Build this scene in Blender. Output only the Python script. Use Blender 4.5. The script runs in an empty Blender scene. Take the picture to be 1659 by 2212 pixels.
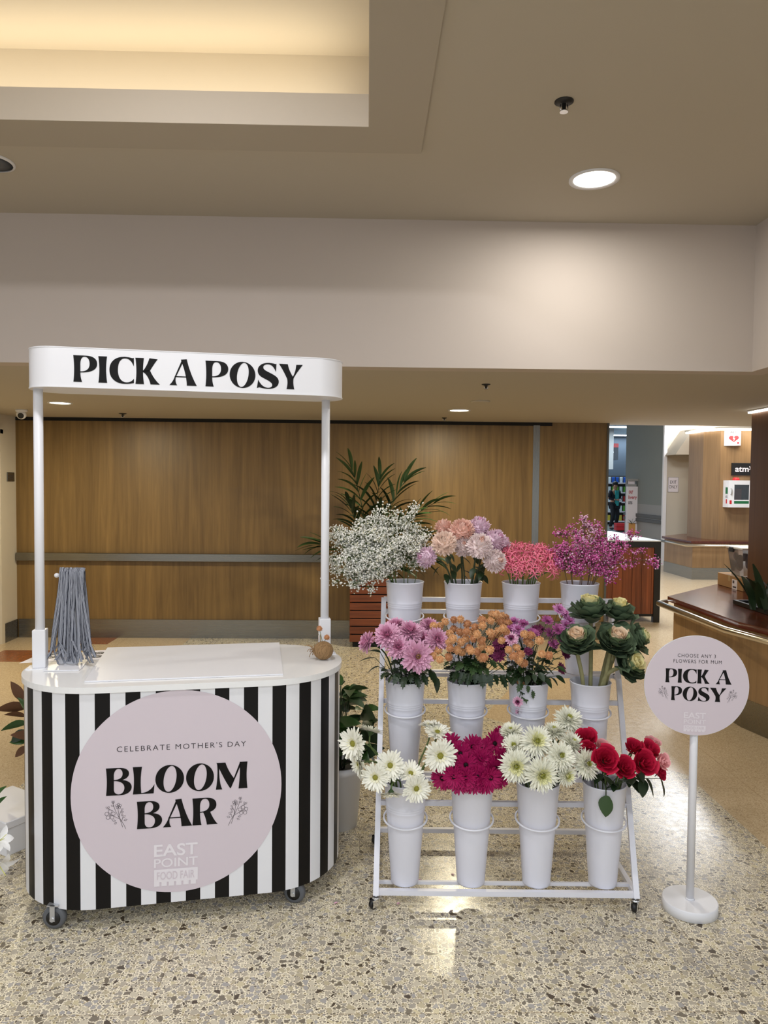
import bpy, math, random
from mathutils import Vector, Matrix, Quaternion
rnd = random.Random(11)
SC = bpy.context.scene
COL = SC.collection
PI = math.pi

# ------------------------------------------------------------------ camera
cam_data = bpy.data.cameras.new('camera')
cam_data.sensor_fit = 'HORIZONTAL'
cam_data.sensor_width = 36.0
cam_data.lens = 36.0 * 1600 / 1659
cam_data.clip_end = 200
cam = bpy.data.objects.new('camera', cam_data)
COL.objects.link(cam)
EYE = Vector((0, 0, 1.6))
_y, _p, _r = -math.radians(1.3), -math.atan(60 / 1600), 0.009
_f = Vector((-math.sin(_y) * math.cos(_p), math.cos(_y) * math.cos(_p), math.sin(_p)))
_x = Vector((math.cos(_y), math.sin(_y), 0))
_u = _x.cross(_f)
VX = _x * math.cos(_r) + _u * math.sin(_r)
VU = -_x * math.sin(_r) + _u * math.cos(_r)
VF = _f
m = Matrix((VX, VU, -VF)).transposed().to_4x4()
m.translation = EYE
cam.matrix_world = m
SC.camera = cam

def P(u, v, Y):
    """Point of the sight line through photo position (u, v) at depth Y."""
    d = VF + VX * ((u - 829.5) / 1600) - VU * ((v - 1106) / 1600)
    return EYE + d * (Y / d.y)

# ------------------------------------------------------------------ view, world, lamps
SC.view_settings.view_transform = 'Standard'
SC.view_settings.look = 'None'
SC.view_settings.gamma = 1
SC.view_settings.exposure = 0.52
SC.view_settings.use_curve_mapping = False
SC.cycles.use_denoising = True
SC.cycles.max_bounces = 8
SC.cycles.diffuse_bounces = 4
SC.cycles.glossy_bounces = 4
SC.cycles.transparent_max_bounces = 8
SC.cycles.sample_clamp_indirect = 6
SC.cycles.caustics_reflective = False
SC.cycles.caustics_refractive = False

world = bpy.data.worlds.new('mall_hall')
SC.world = world
world.use_nodes = True
wb = world.node_tree.nodes['Background']
wb.inputs[0].default_value = (0.82, 0.90, 1.0, 1)
wb.inputs[1].default_value = 0.62

def area_light(name, loc, size, power, color=(1, 1, 1), aim=(0, 0, -1), shape='DISK', size_y=None, spread=PI):
    l = bpy.data.lights.new(name, 'AREA')
    l.shape = shape
    l.size = size
    if size_y: l.size_y = size_y
    l.energy = power
    l.color = color
    l.spread = spread
    o = bpy.data.objects.new(name, l)
    o.location = loc
    o.rotation_euler = Vector(aim).to_track_quat('-Z', 'Y').to_euler()
    COL.objects.link(o)
    return o

ZL, ZU = 2.25, 3.06          # lower and upper ceiling heights
WARM = (1.0, 0.86, 0.66)
NEUT = (1.0, 0.93, 0.82)
COOL = (0.82, 0.91, 1.0)
# lamps of the ceiling downlights (fittings are modelled below), then added fill
UP_DL = [(1.066, 3.554)]
LOW_DL = [(0.793, 6.459), (-2.549, 6.221), (4.2, 6.5)]
for x, y in UP_DL: area_light('downlight_or_fill', (x, y, ZU - 0.03), 0.17, 8, (1.0, 0.97, 0.89))
for x, y in LOW_DL: area_light('downlight_or_fill', (x, y, ZL - 0.03), 0.13, 24, (1.0, 0.88, 0.62))
FRONT_FILL = [(-1.6, 0.25), (-0.1, 0.25), (1.6, 0.25)]  # unseen overhead fill added to brighten cart front and near floor, no fittings
for x, y in FRONT_FILL: area_light('downlight_or_fill', (x, y, ZU - 0.03), 0.2, 12, (0.92, 0.96, 1.0))
for x, y, w_ in ((-3.0, 1.95, 6), (-0.7, 1.95, 18)): area_light('recess_fill', (x, y, 3.44), 0.2, w_, (0.97, 0.97, 1.0))  # unseen lamps added inside the recess to brighten the cart top
# the mall hall behind the photographer: its own row of ceiling lights
for x in (-2.8, 0.2, 3.2): area_light('hall_lamp', (x, -3.2, 3.5), 0.9, 30, (0.90, 0.95, 1.0), shape='SQUARE')
# cove light strips hidden on the ledge of the ceiling recess
area_light('cove_lamp', (-2.2, 3.19, 3.20), 4.2, 4.4, (1.0, 0.90, 0.70), aim=(0, -0.15, 1), shape='RECTANGLE', size_y=0.10)
area_light('cove_lamp', (0.12, 1.9, 3.20), 0.10, 2.6, (1.0, 0.90, 0.70), aim=(-0.15, 0, 1), shape='RECTANGLE', size_y=2.4)
# supermarket entrance and far kiosk
area_light('entry_lamp', (3.35, 9.6, 3.3), 0.9, 95, COOL, shape='SQUARE')
area_light('entry_lamp', (5.0, 11.3, 3.45), 1.0, 75, (0.95, 0.97, 1.0), shape='SQUARE')
area_light('kiosk_lamp', (6.75, 12.72, 2.60), 1.4, 8, (1.0, 0.93, 0.80), shape='RECTANGLE', size_y=0.08)
area_light('stair_lamp', (6.65, 14.4, 3.2), 0.5, 30, (0.97, 0.98, 1.0), shape='SQUARE')
for y in (19.2, 20.8, 24.0, 28.0): area_light('store_lamp', (8.2, y, 3.22), 3.0, 60, (0.75, 0.90, 1.0), shape='RECTANGLE', size_y=0.25)

# ------------------------------------------------------------------ helpers
class MB:
    """collects verts and faces for one mesh"""
    def __init__(s): s.v = []; s.f = []; s.m = []; s.sm = []
    def add(s, vs, fs, mi=0, smooth=False):
        b = len(s.v); s.v += [tuple(x) for x in vs]
        for f in fs: s.f.append([b + i for i in f]); s.m.append(mi); s.sm.append(smooth)
        return s
    def box(s, x0, x1, y0, y1, z0, z1, mi=0, M=None):
        vs = [Vector((x, y, z)) for z in (z0, z1) for y in (y0, y1) for x in (x0, x1)]
        if M: vs = [M @ q for q in vs]
        return s.add(vs, [(0, 2, 3, 1), (4, 5, 7, 6), (0, 1, 5, 4), (2, 6, 7, 3), (0, 4, 6, 2), (1, 3, 7, 5)], mi)
    def bbox(s, x0, x1, y0, y1, z0, z1, b=0.004, mi=0):
        """box with chamfered edges"""
        vs = []; cx, cy, cz = (x0 + x1) / 2, (y0 + y1) / 2, (z0 + z1) / 2
        hx, hy, hz = (x1 - x0) / 2, (y1 - y0) / 2, (z1 - z0) / 2
        idx = {}
        for sx in (-1, 1):
            for sy in (-1, 1):
                for sz in (-1, 1):
                    for ax in range(3):
                        d = [hx - b, hy - b, hz - b]; d[ax] = (hx, hy, hz)[ax]
                        idx[(sx, sy, sz, ax)] = len(vs)
                        vs.append((cx + sx * d[0], cy + sy * d[1], cz + sz * d[2]))
        fs = []
        for ax in range(3):
            o1, o2 = [(1, 2), (2, 0), (0, 1)][ax]
            for sg in (-1, 1):
                q = []
                for a, c in ((-1, -1), (1, -1), (1, 1), (-1, 1)):
                    k = [0, 0, 0]; k[ax] = sg; k[o1] = a; k[o2] = c
                    q.append(idx[tuple(k) + (ax,)])
                fs.append(q if sg > 0 else q[::-1])
            for a in (-1, 1):
                for c in (-1, 1):
                    k1 = [0, 0, 0]; k1[o1] = a; k1[o2] = c; k1[ax] = -1
                    k2 = list(k1); k2[ax] = 1
                    q = [idx[tuple(k1) + (o1,)], idx[tuple(k2) + (o1,)], idx[tuple(k2) + (o2,)], idx[tuple(k1) + (o2,)]]
                    fs.append(q if a * c < 0 else q[::-1])
        for sx in (-1, 1):
            for sy in (-1, 1):
                for sz in (-1, 1):
                    q = [idx[(sx, sy, sz, a)] for a in range(3)]
                    fs.append(q if sx * sy * sz > 0 else q[::-1])
        return s.add(vs, fs, mi)
    def lathe(s, prof, n=32, mi=0, c=(0, 0, 0), smooth=True, M=None, cap=True):
        vs = []
        for r, z in prof:
            for i in range(n):
                a = 2 * PI * i / n
                q = Vector((c[0] + r * math.cos(a), c[1] + r * math.sin(a), c[2] + z))
                vs.append(M @ q if M else q)
        fs = [(j * n + i, j * n + (i + 1) % n, (j + 1) * n + (i + 1) % n, (j + 1) * n + i) for j in range(len(prof) - 1) for i in range(n)]
        s.add(vs, fs, mi, smooth)
        if cap:
            b = len(s.v) - len(vs)
            s.f.append([b + i for i in range(n)][::-1]); s.m.append(mi); s.sm.append(False)
            s.f.append([b + (len(prof) - 1) * n + i for i in range(n)]); s.m.append(mi); s.sm.append(False)
        return s
    def tube(s, pts, r, n=8, mi=0, cap=True, smooth=True, closed=False):
        pts = [Vector(p) for p in pts]; k = len(pts)
        rs = r if isinstance(r, (list, tuple)) else [r] * k
        vs = []; prev = None
        for i, p in enumerate(pts):
            a = pts[(i + 1) % k] if (closed or i < k - 1) else p
            b = pts[i - 1] if (closed or i > 0) else p
            t = (a - b); t = t.normalized() if t.length > 1e-9 else Vector((0, 0, 1))
            if prev is None:
                ref = Vector((0, 0, 1)) if abs(t.z) < 0.9 else Vector((1, 0, 0))
                nx = t.cross(ref).normalized()
            else:
                nx = (prev - t * prev.dot(t)); nx = nx.normalized() if nx.length > 1e-6 else t.orthogonal().normalized()
            prev = nx; ny = t.cross(nx)
            for j in range(n):
                an = 2 * PI * (j + 0.5) / n
                vs.append(p + (nx * math.cos(an) + ny * math.sin(an)) * rs[i])
        fs = []
        for i in range(k if closed else k - 1):
            i2 = (i + 1) % k
            for j in range(n): fs.append((i * n + j, i * n + (j + 1) % n, i2 * n + (j + 1) % n, i2 * n + j))
        if cap and not closed:
            fs.append(tuple(range(n))[::-1]); fs.append(tuple((k - 1) * n + j for j in range(n)))
        return s.add(vs, fs, mi, smooth)
    def sqbar(s, a, b, w, mi=0):
        """square tube between two points"""
        a, b = Vector(a), Vector(b); t = (b - a).normalized()
        ref = Vector((0, 0, 1)) if abs(t.z) < 0.9 else Vector((0, 1, 0))
        nx = t.cross(ref).normalized(); ny = t.cross(nx); h = w / 2
        vs = [p + nx * (i * h) + ny * (j * h) for p in (a, b) for i, j in ((-1, -1), (1, -1), (1, 1), (-1, 1))]
        return s.add(vs, [(0, 1, 2, 3), (7, 6, 5, 4), (0, 4, 5, 1), (1, 5, 6, 2), (2, 6, 7, 3), (3, 7, 4, 0)], mi)
    def prism(s, poly, z0, z1, mi=0, M=None, top=None):
        n = len(poly)
        vs = [Vector((x, y, z0)) for x, y in poly] + [Vector((x, y, z1)) for x, y in poly]
        if M: vs = [M @ q for q in vs]
        s.add(vs, [(i, (i + 1) % n, n + (i + 1) % n, n + i) for i in range(n)] + [tuple(range(n))[::-1]], mi)
        b = len(s.v) - 2 * n
        s.f.append([b + n + i for i in range(n)]); s.m.append(mi if top is None else top); s.sm.append(False)
        return s
    def ball(s, c, r, n=10, k=6, mi=0, sq=(1, 1, 1)):
        vs = [(c[0], c[1], c[2] - r * sq[2])]
        for j in range(1, k):
            ph = -PI / 2 + PI * j / k
            for i in range(n):
                a = 2 * PI * i / n
                vs.append((c[0] + r * sq[0] * math.cos(ph) * math.cos(a), c[1] + r * sq[1] * math.cos(ph) * math.sin(a), c[2] + r * sq[2] * math.sin(ph)))
        vs.append((c[0], c[1], c[2] + r * sq[2])); e = len(vs) - 1
        fs = [(0, 1 + (i + 1) % n, 1 + i) for i in range(n)]
        for j in range(k - 2):
            for i in range(n): fs.append((1 + j * n + i, 1 + j * n + (i + 1) % n, 1 + (j + 1) * n + (i + 1) % n, 1 + (j + 1) * n + i))
        fs += [(1 + (k - 2) * n + i, 1 + (k - 2) * n + (i + 1) % n, e) for i in range(n)]
        return s.add(vs, fs, mi, True)
    def mesh(s, name, mats):
        me = bpy.data.meshes.new(name)
        me.from_pydata(s.v, [], s.f)
        for mt in (mats if isinstance(mats, (list, tuple)) else [mats]): me.materials.append(mt)
        me.polygons.foreach_set('material_index', s.m)
        me.polygons.foreach_set('use_smooth', s.sm)
        me.update()
        return me
    def obj(s, name, mats, parent=None, loc=None, M=None):
        return link(name, s.mesh(name, mats), parent, loc, M)

def link(name, me, parent=None, loc=None, M=None):
    o = bpy.data.objects.new(name, me)
    COL.objects.link(o)
    if parent: o.parent = parent
    if M is not None: o.matrix_basis = M
    if loc is not None: o.location = loc
    return o

def tag(o, label, cat, group=None, kind=None):
    o['label'] = label; o['category'] = cat
    if group: o['group'] = group
    if kind: o['kind'] = kind
    return o

def thing(name, label, cat, loc=(0, 0, 0), rz=0, group=None):
    o = bpy.data.objects.new(name, None)
    o.empty_display_size = 0.05
    COL.objects.link(o)
    o.location = loc; o.rotation_euler = (0, 0, rz)
    return tag(o, label, cat, group)

def struct(o, label, cat): return tag(o, label, cat, kind='structure')

def bez(p0, p1, p2, p3, n):
    return [p0 * (1 - t) ** 3 + p1 * 3 * t * (1 - t) ** 2 + p2 * 3 * t * t * (1 - t) + p3 * t ** 3 for t in [i / n for i in range(n + 1)]]

def look(d, roll=0.0):
    """matrix turning +Z to direction d"""
    q = Vector((0, 0, 1)).rotation_difference(Vector(d).normalized())
    return q.to_matrix().to_4x4() @ Matrix.Rotation(roll, 4, 'Z')

# ------------------------------------------------------------------ materials
def nodes(name):
    mt = bpy.data.materials.new(name); mt.use_nodes = True
    nt = mt.node_tree; b = nt.nodes['Principled BSDF']
    return mt, nt, b

def mat(name, col, rough=0.5, metal=0.0, spec=0.5, var=0.0, vscale=30.0, sheen=0.0, trans=0.0, bump=0.0, coat=0.0):
    mt, nt, b = nodes(name)
    b.inputs['Roughness'].default_value = rough
    b.inputs['Metallic'].default_value = metal
    b.inputs['Specular IOR Level'].default_value = spec
    b.inputs['Coat Weight'].default_value = coat
    c = (col[0], col[1], col[2], 1)
    tc = nt.nodes.new('ShaderNodeTexCoord')
    nz = nt.nodes.new('ShaderNodeTexNoise'); nz.inputs['Scale'].default_value = vscale; nz.inputs['Detail'].default_value = 3
    nt.links.new(tc.outputs['Object'], nz.inputs['Vector'])
    mx = nt.nodes.new('ShaderNodeMix'); mx.data_type = 'RGBA'
    lo, hi = 1 - var, 1 + var
    mx.inputs['A'].default_value = (c[0] * lo, c[1] * lo, c[2] * lo, 1)
    mx.inputs['B'].default_value = (min(1, c[0] * hi), min(1, c[1] * hi), min(1, c[2] * hi), 1)
    nt.links.new(nz.outputs['Fac'], mx.inputs['Factor'])
    nt.links.new(mx.outputs['Result'], b.inputs['Base Color'])
    if bump:
        bp = nt.nodes.new('ShaderNodeBump'); bp.inputs['Strength'].default_value = bump; bp.inputs['Distance'].default_value = 0.003
        nt.links.new(nz.outputs['Fac'], bp.inputs['Height']); nt.links.new(bp.outputs['Normal'], b.inputs['Normal'])
    if trans:
        b.inputs['Transmission Weight'].default_value = trans
    return mt

def emit(name, col, st):
    mt, nt, b = nodes(name)
    b.inputs['Base Color'].default_value = (0.8, 0.8, 0.8, 1)
    b.inputs['Emission Color'].default_value = (*col, 1)
    b.inputs['Emission Strength'].default_value = st
    return mt

def srgb(r, g, b):
    f = lambda c: (c / 255 / 12.92) if c <= 10 else ((c / 255 + 0.055) / 1.055) ** 2.4
    return (f(r), f(g), f(b))

def wood(name, c1, c2, scale=1.0, rough=0.45, axis='Z'):
    mt, nt, b = nodes(name)
    tc = nt.nodes.new('ShaderNodeTexCoord'); mp = nt.nodes.new('ShaderNodeMapping')
    sc = {'Z': (26, 26, 1.1), 'X': (1.1, 26, 26), 'Y': (26, 1.1, 26)}[axis]
    mp.inputs['Scale'].default_value = [q * scale for q in sc]
    nt.links.new(tc.outputs['Object'], mp.inputs['Vector'])
    n1 = nt.nodes.new('ShaderNodeTexNoise'); n1.inputs['Scale'].default_value = 1.0; n1.inputs['Detail'].default_value = 5; n1.inputs['Roughness'].default_value = 0.62; n1.inputs['Distortion'].default_value = 0.6
    nt.links.new(mp.outputs['Vector'], n1.inputs['Vector'])
    n2 = nt.nodes.new('ShaderNodeTexNoise'); n2.inputs['Scale'].default_value = 0.22; n2.inputs['Detail'].default_value = 2
    nt.links.new(mp.outputs['Vector'], n2.inputs['Vector'])
    ad = nt.nodes.new('ShaderNodeMath'); ad.operation = 'MULTIPLY_ADD'; ad.inputs[1].default_value = 0.6
    nt.links.new(n1.outputs['Fac'], ad.inputs[0])
    m2 = nt.nodes.new('ShaderNodeMath'); m2.operation = 'MULTIPLY'; m2.inputs[1].default_value = 0.4
    nt.links.new(n2.outputs['Fac'], m2.inputs[0]); nt.links.new(m2.outputs[0], ad.inputs[2])
    rp = nt.nodes.new('ShaderNodeValToRGB')
    rp.color_ramp.elements[0].position = 0.33; rp.color_ramp.elements[0].color = (*c1, 1)
    rp.color_ramp.elements[1].position = 0.66; rp.color_ramp.elements[1].color = (*c2, 1)
    nt.links.new(ad.outputs[0], rp.inputs['Fac']); nt.links.new(rp.outputs['Color'], b.inputs['Base Color'])
    b.inputs['Roughness'].default_value = rough
    return mt

def steel(name, col=(0.26, 0.25, 0.22), rough=0.28, axis='X'):
    mt, nt, b = nodes(name)
    b.inputs['Metallic'].default_value = 1; b.inputs['Base Color'].default_value = (*col, 1)
    tc = nt.nodes.new('ShaderNodeTexCoord'); mp = nt.nodes.new('ShaderNodeMapping')
    mp.inputs['Scale'].default_value = (0.6, 60, 300) if axis == 'X' else (300, 300, 1)
    nz = nt.nodes.new('ShaderNodeTexNoise'); nz.inputs['Scale'].default_value = 2; nz.inputs['Detail'].default_value = 2
    nt.links.new(tc.outputs['Object'], mp.inputs['Vector']); nt.links.new(mp.outputs['Vector'], nz.inputs['Vector'])
    mr = nt.nodes.new('ShaderNodeMapRange'); mr.inputs['To Min'].default_value = rough - 0.06; mr.inputs['To Max'].default_value = rough + 0.03
    nt.links.new(nz.outputs['Fac'], mr.inputs['Value']); nt.links.new(mr.outputs['Result'], b.inputs['Roughness'])
    return mt

def floor_material():
    mt, nt, b = nodes('terrazzo_floor')
    N, L = nt.nodes, nt.links
    tc = N.new('ShaderNodeTexCoord')
    def chips(scale, t, cols, matrix, seed):
        mp = N.new('ShaderNodeMapping'); mp.inputs['Location'].default_value = (seed, seed * 0.7, 0)
        L.new(tc.outputs['Object'], mp.inputs['Vector'])
        # slight warp so the stones are not regular
        wn = N.new('ShaderNodeTexNoise'); wn.inputs['Scale'].default_value = scale * 0.8; wn.inputs['Detail'].default_value = 1
        L.new(mp.outputs['Vector'], wn.inputs['Vector'])
        wa = N.new('ShaderNodeVectorMath'); wa.operation = 'MULTIPLY_ADD'; wa.inputs[1].default_value = (0.55 / scale,) * 3
        L.new(wn.outputs['Color'], wa.inputs[0]); L.new(mp.outputs['Vector'], wa.inputs[2])
        v1 = N.new('ShaderNodeTexVoronoi'); v1.voronoi_dimensions = '2D'; v1.inputs['Scale'].default_value = scale; v1.inputs['Randomness'].default_value = 0.95
        v2 = N.new('ShaderNodeTexVoronoi'); v2.voronoi_dimensions = '2D'; v2.feature = 'DISTANCE_TO_EDGE'; v2.inputs['Scale'].default_value = scale; v2.inputs['Randomness'].default_value = 0.95
        L.new(wa.outputs[0], v1.inputs['Vector']); L.new(wa.outputs[0], v2.inputs['Vector'])
        sp = N.new('ShaderNodeSeparateColor'); L.new(v1.outputs['Color'], sp.inputs['Color'])
        rp = N.new('ShaderNodeValToRGB'); rp.color_ramp.interpolation = 'CONSTANT'
        el = rp.color_ramp.elements
        for i, (pos, c) in enumerate(cols):
            e = el[i] if i < 2 else el.new(pos)
            e.position = pos; e.color = (*c, 1)
        L.new(sp.outputs['Red'], rp.inputs['Fac'])
        th = N.new('ShaderNodeMath'); th.operation = 'MULTIPLY_ADD'; th.inputs[1].default_value = t; th.inputs[2].default_value = t * 0.35
        L.new(sp.outputs['Green'], th.inputs[0])
        gt = N.new('ShaderNodeMath'); gt.operation = 'GREATER_THAN'
        L.new(v2.outputs['Distance'], gt.inputs[0]); L.new(th.outputs[0], gt.inputs[1])
        mx = N.new('ShaderNodeMix'); mx.data_type = 'RGBA'
        if isinstance(matrix, tuple): mx.inputs['A'].default_value = (*matrix, 1)
        else: L.new(matrix, mx.inputs['A'])
        L.new(rp.outputs['Color'], mx.inputs['B']); L.new(gt.outputs[0], mx.inputs['Factor'])
        return mx.outputs['Result']
    S = srgb
    cream = S(244, 234, 210)
    small = chips(105, 0.17, [(0, S(176, 166, 146)), (0.2, S(150, 142, 126)), (0.45, S(196, 186, 160)), (0.62, S(126, 118, 104)), (0.8, S(166, 152, 120)), (0.94, S(92, 82, 70))], cream, 3.1)
    big = chips(47, 0.22, [(0, S(180, 170, 152)), (0.2, S(162, 155, 143)), (0.36, S(204, 194, 172)), (0.5, S(186, 174, 146)), (0.62, S(166, 162, 158)), (0.76, S(122, 113, 98)), (0.87, S(206, 194, 160)), (0.96, S(82, 71, 58))], small, 0.0)
    tan = chips(190, 0.12, [(0, S(200, 178, 146)), (0.3, S(186, 164, 132)), (0.6, S(210, 190, 158)), (0.85, S(166, 144, 112))], S(204, 183, 150), 7.7)
    xyz = N.new('ShaderNodeSeparateXYZ'); L.new(tc.outputs['Object'], xyz.inputs[0])
    def math_(op, a, b_=None):
        nd = N.new('ShaderNodeMath'); nd.operation = op
        for i, q in enumerate((a, b_)):
            if q is None: continue
            if isinstance(q, (int, float)): nd.inputs[i].default_value = q
            else: L.new(q, nd.inputs[i])
        return nd.outputs[0]
    X, Y = xyz.outputs['X'], xyz.outputs['Y']
    def half(px, py, nx, ny):          # 1 where (x-px)*nx + (y-py)*ny > 0
        return math_('GREATER_THAN', math_('ADD', math_('MULTIPLY', X, nx), math_('MULTIPLY', Y, ny)), px * nx + py * ny)
    right = half(1.79, 0, 1, 0.0)
    left = half(-1.81, 0, -1, 0.0)
    # wedge of plain tan tile with its tip behind the rack
    wedge = math_('MULTIPLY', half(0.84, 5.02, 0.54, 0.514), half(0.84, 5.11, 0.96, -0.44))
    back = math_('MULTIPLY', half(0, 6.1, 0, 1), half(0.9, 0, 1, 0))
    tanmask = math_('MAXIMUM', math_('MAXIMUM', right, left), math_('MAXIMUM', wedge, back))
    mx = N.new('ShaderNodeMix'); mx.data_type = 'RGBA'
    L.new(big, mx.inputs['A']); L.new(tan, mx.inputs['B']); L.new(tanmask, mx.inputs['Factor'])
    # terracotta border squares near the left wall
    red = math_('MULTIPLY', math_('MULTIPLY', half(0, 6.57, 0, 1), half(0, 7.03, 0, -1)), math_('MULTIPLY', half(-2.93, 0, -1, 0), half(-3.42, 0, 1, 0)))
    red2 = math_('MULTIPLY', math_('MULTIPLY', half(0, 7.30, 0, 1), half(0, 7.62, 0, -1)), math_('MULTIPLY', half(-2.55, 0, -1, 0), half(-3.0, 0, 1, 0)))
    m2 = N.new('ShaderNodeMix'); m2.data_type = 'RGBA'
    L.new(mx.outputs['Result'], m2.inputs['A']); m2.inputs['B'].default_value = (*S(140, 84, 48), 1)
    L.new(math_('MAXIMUM', red, red2), m2.inputs['Factor'])
    # far supermarket floor is grey vinyl
    store = half(0, 17.2, 0, 1)
    m3 = N.new('ShaderNodeMix'); m3.data_type = 'RGBA'
    L.new(m2.outputs['Result'], m3.inputs['A']); m3.inputs['B'].default_value = (*S(150, 160, 168), 1); L.new(store, m3.inputs['Factor'])
    # thin joint lines of the large slabs
    def joint(c, per, off, w):
        return math_('LESS_THAN', math_('ABSOLUTE', math_('SUBTRACT', math_('FRACT', math_('DIVIDE', math_('ADD', c, off), per)), 0.5)), w / per)
    jn = math_('MAXIMUM', joint(X, 0.9, 0.2, 0.0013), joint(Y, 0.9, 0.07, 0.0013))
    m4 = N.new('ShaderNodeMix'); m4.data_type = 'RGBA'; m4.blend_type = 'MULTIPLY'
    L.new(m3.outputs['Result'], m4.inputs['A']); m4.inputs['B'].default_value = (0.62, 0.56, 0.48, 1); L.new(jn, m4.inputs['Factor'])
    L.new(m4.outputs['Result'], b.inputs['Base Color'])
    nz = N.new('ShaderNodeTexNoise'); nz.inputs['Scale'].default_value = 30; nz.inputs['Detail'].default_value = 3
    L.new(tc.outputs['Object'], nz.inputs['Vector'])
    mr = N.new('ShaderNodeMapRange'); mr.inputs['To Min'].default_value = 0.15; mr.inputs['To Max'].default_value = 0.32
    L.new(nz.outputs['Fac'], mr.inputs['Value']); L.new(mr.outputs['Result'], b.inputs['Roughness'])
    bp = N.new('ShaderNodeBump'); bp.inputs['Strength'].default_value = 0.05; bp.inputs['Distance'].default_value = 0.004
    L.new(nz.outputs['Fac'], bp.inputs['Height']); L.new(bp.outputs['Normal'], b.inputs['Normal'])
    b.inputs['Specular IOR Level'].default_value = 0.5
    return mt

M_floor = floor_material()
M_ceil = mat('ceiling_paint', srgb(186, 178, 164), 0.9, var=0.01, vscale=2)
M_ceil_border = mat('ceiling_border_paint', srgb(178, 169, 155), 0.9, var=0.01, vscale=2)
M_lip = mat('recess_lip_paint', srgb(196, 186, 172), 0.85)
M_wall = mat('wall_paint', srgb(198, 187, 179), 0.85, var=0.01, vscale=2)
M_cream = mat('cream_wall_paint', srgb(208, 200, 184), 0.85, var=0.01, vscale=2)
M_wood = wood('oak_veneer', srgb(100, 77, 42), srgb(138, 110, 65), rough=0.42)
M_wood_kiosk = wood('oak_veneer_kiosk', srgb(124, 96, 64), srgb(154, 122, 84), rough=0.42)
M_slat = wood('jarrah_slat', srgb(84, 40, 22), srgb(136, 72, 40), 1.4, 0.4, 'X')
M_slat_v = wood('jarrah_slat_upright', srgb(92, 46, 26), srgb(150, 82, 48), 1.4, 0.4, 'Z')
M_steel = steel('brushed_steel')
M_steel_v = steel('brushed_steel_upright', axis='Z')
M_chrome = mat('chrome', (0.75, 0.75, 0.76), 0.12, 1.0)
M_rail = mat('polished_rail', (0.62, 0.58, 0.52), 0.22, 1.0)
M_white = mat('white_powder_coat', srgb(232, 232, 236), 0.38, var=0.008, vscale=8)
M_white_gloss = mat('white_gloss_laminate', srgb(240, 240, 240), 0.16, var=0.005, vscale=5)
M_vinyl_white = mat('white_vinyl', srgb(232, 232, 236), 0.34, var=0.006, vscale=6)
M_vinyl_black = mat('black_vinyl', srgb(16, 14, 14), 0.36, spec=0.22)
M_pink = mat('lilac_pink_vinyl', srgb(214, 202, 210), 0.42, var=0.008, vscale=6)
M_ink = mat('black_print', srgb(15, 13, 13), 0.5, spec=0.2)
M_ink_soft = mat('grey_print', srgb(72, 66, 70), 0.5)
M_print_white = mat('pale_print', srgb(232, 226, 232), 0.45)
M_bucket = mat('white_enamelled_bucket', srgb(226, 226, 236), 0.30, var=0.012, vscale=9)
M_rack = mat('white_rack_enamel', srgb(228, 228, 236), 0.35, var=0.01, vscale=9)
M_black = mat('black_metal', srgb(20, 19, 18), 0.45)
M_rubber = mat('grey_rubber', srgb(92, 94, 98), 0.6)
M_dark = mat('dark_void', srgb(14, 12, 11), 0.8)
M_led = emit('led_white', (1.0, 0.97, 0.90), 6)
M_led_warm = emit('led_warm', (1.0, 0.90, 0.70), 5)
M_led_cool = emit('led_cool', (0.86, 0.95, 1.0), 3.5)
M_grey_wall = mat('grey_wall_paint', srgb(134, 140, 138), 0.8, var=0.02, vscale=3)
M_grey_low = mat('grey_dado_panel', srgb(150, 150, 150), 0.6, var=0.02, vscale=3)
M_grey_dark = mat('dark_grey_rubber', srgb(84, 86, 88), 0.6)
M_counter = wood('dark_red_timber_top', srgb(64, 24, 14), srgb(104, 48, 30), 0.8, 0.16, 'Y')
M_card = mat('cardboard', srgb(164, 126, 84), 0.8, var=0.06, vscale=40)
M_jute = mat('jute_twine', srgb(150, 118, 80), 0.9, var=0.15, vscale=200)
M_navy = mat('navy_stripe_cloth', srgb(34, 38, 56), 0.85)
M_cloth_white = mat('white_stripe_cloth', srgb(182, 185, 194), 0.85)
M_stem = mat('flower_stem', srgb(84, 104, 52), 0.55, var=0.15, vscale=30)
M_stem_dark = mat('dark_flower_stem', srgb(52, 66, 40), 0.6, var=0.15, vscale=30)
M_leaf = mat('leaf_green', srgb(52, 76, 38), 0.5, var=0.22, vscale=18)
M_leaf_dark = mat('dark_leaf_green', srgb(32, 52, 26), 0.45, var=0.25, vscale=18)
M_leaf_glossy = mat('glossy_leaf', srgb(50, 84, 36), 0.35, var=0.25, vscale=14)
M_leaf_brown = mat('brown_leaf_back', srgb(96, 62, 36), 0.7, var=0.2, vscale=14)
# ================================================================== THE SETTING
XL, YB, XR = -3.573, 7.62, 2.47      # left wall, back wall, right end of the back wall
XB, YBH = 2.155, 4.14                # right bulkhead face, front bulkhead face
struct(MB().box(-9, 14, -6, 40, -0.1, 0).obj('floor', M_floor), 'polished terrazzo floor with tan stone bands', 'floor')

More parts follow.
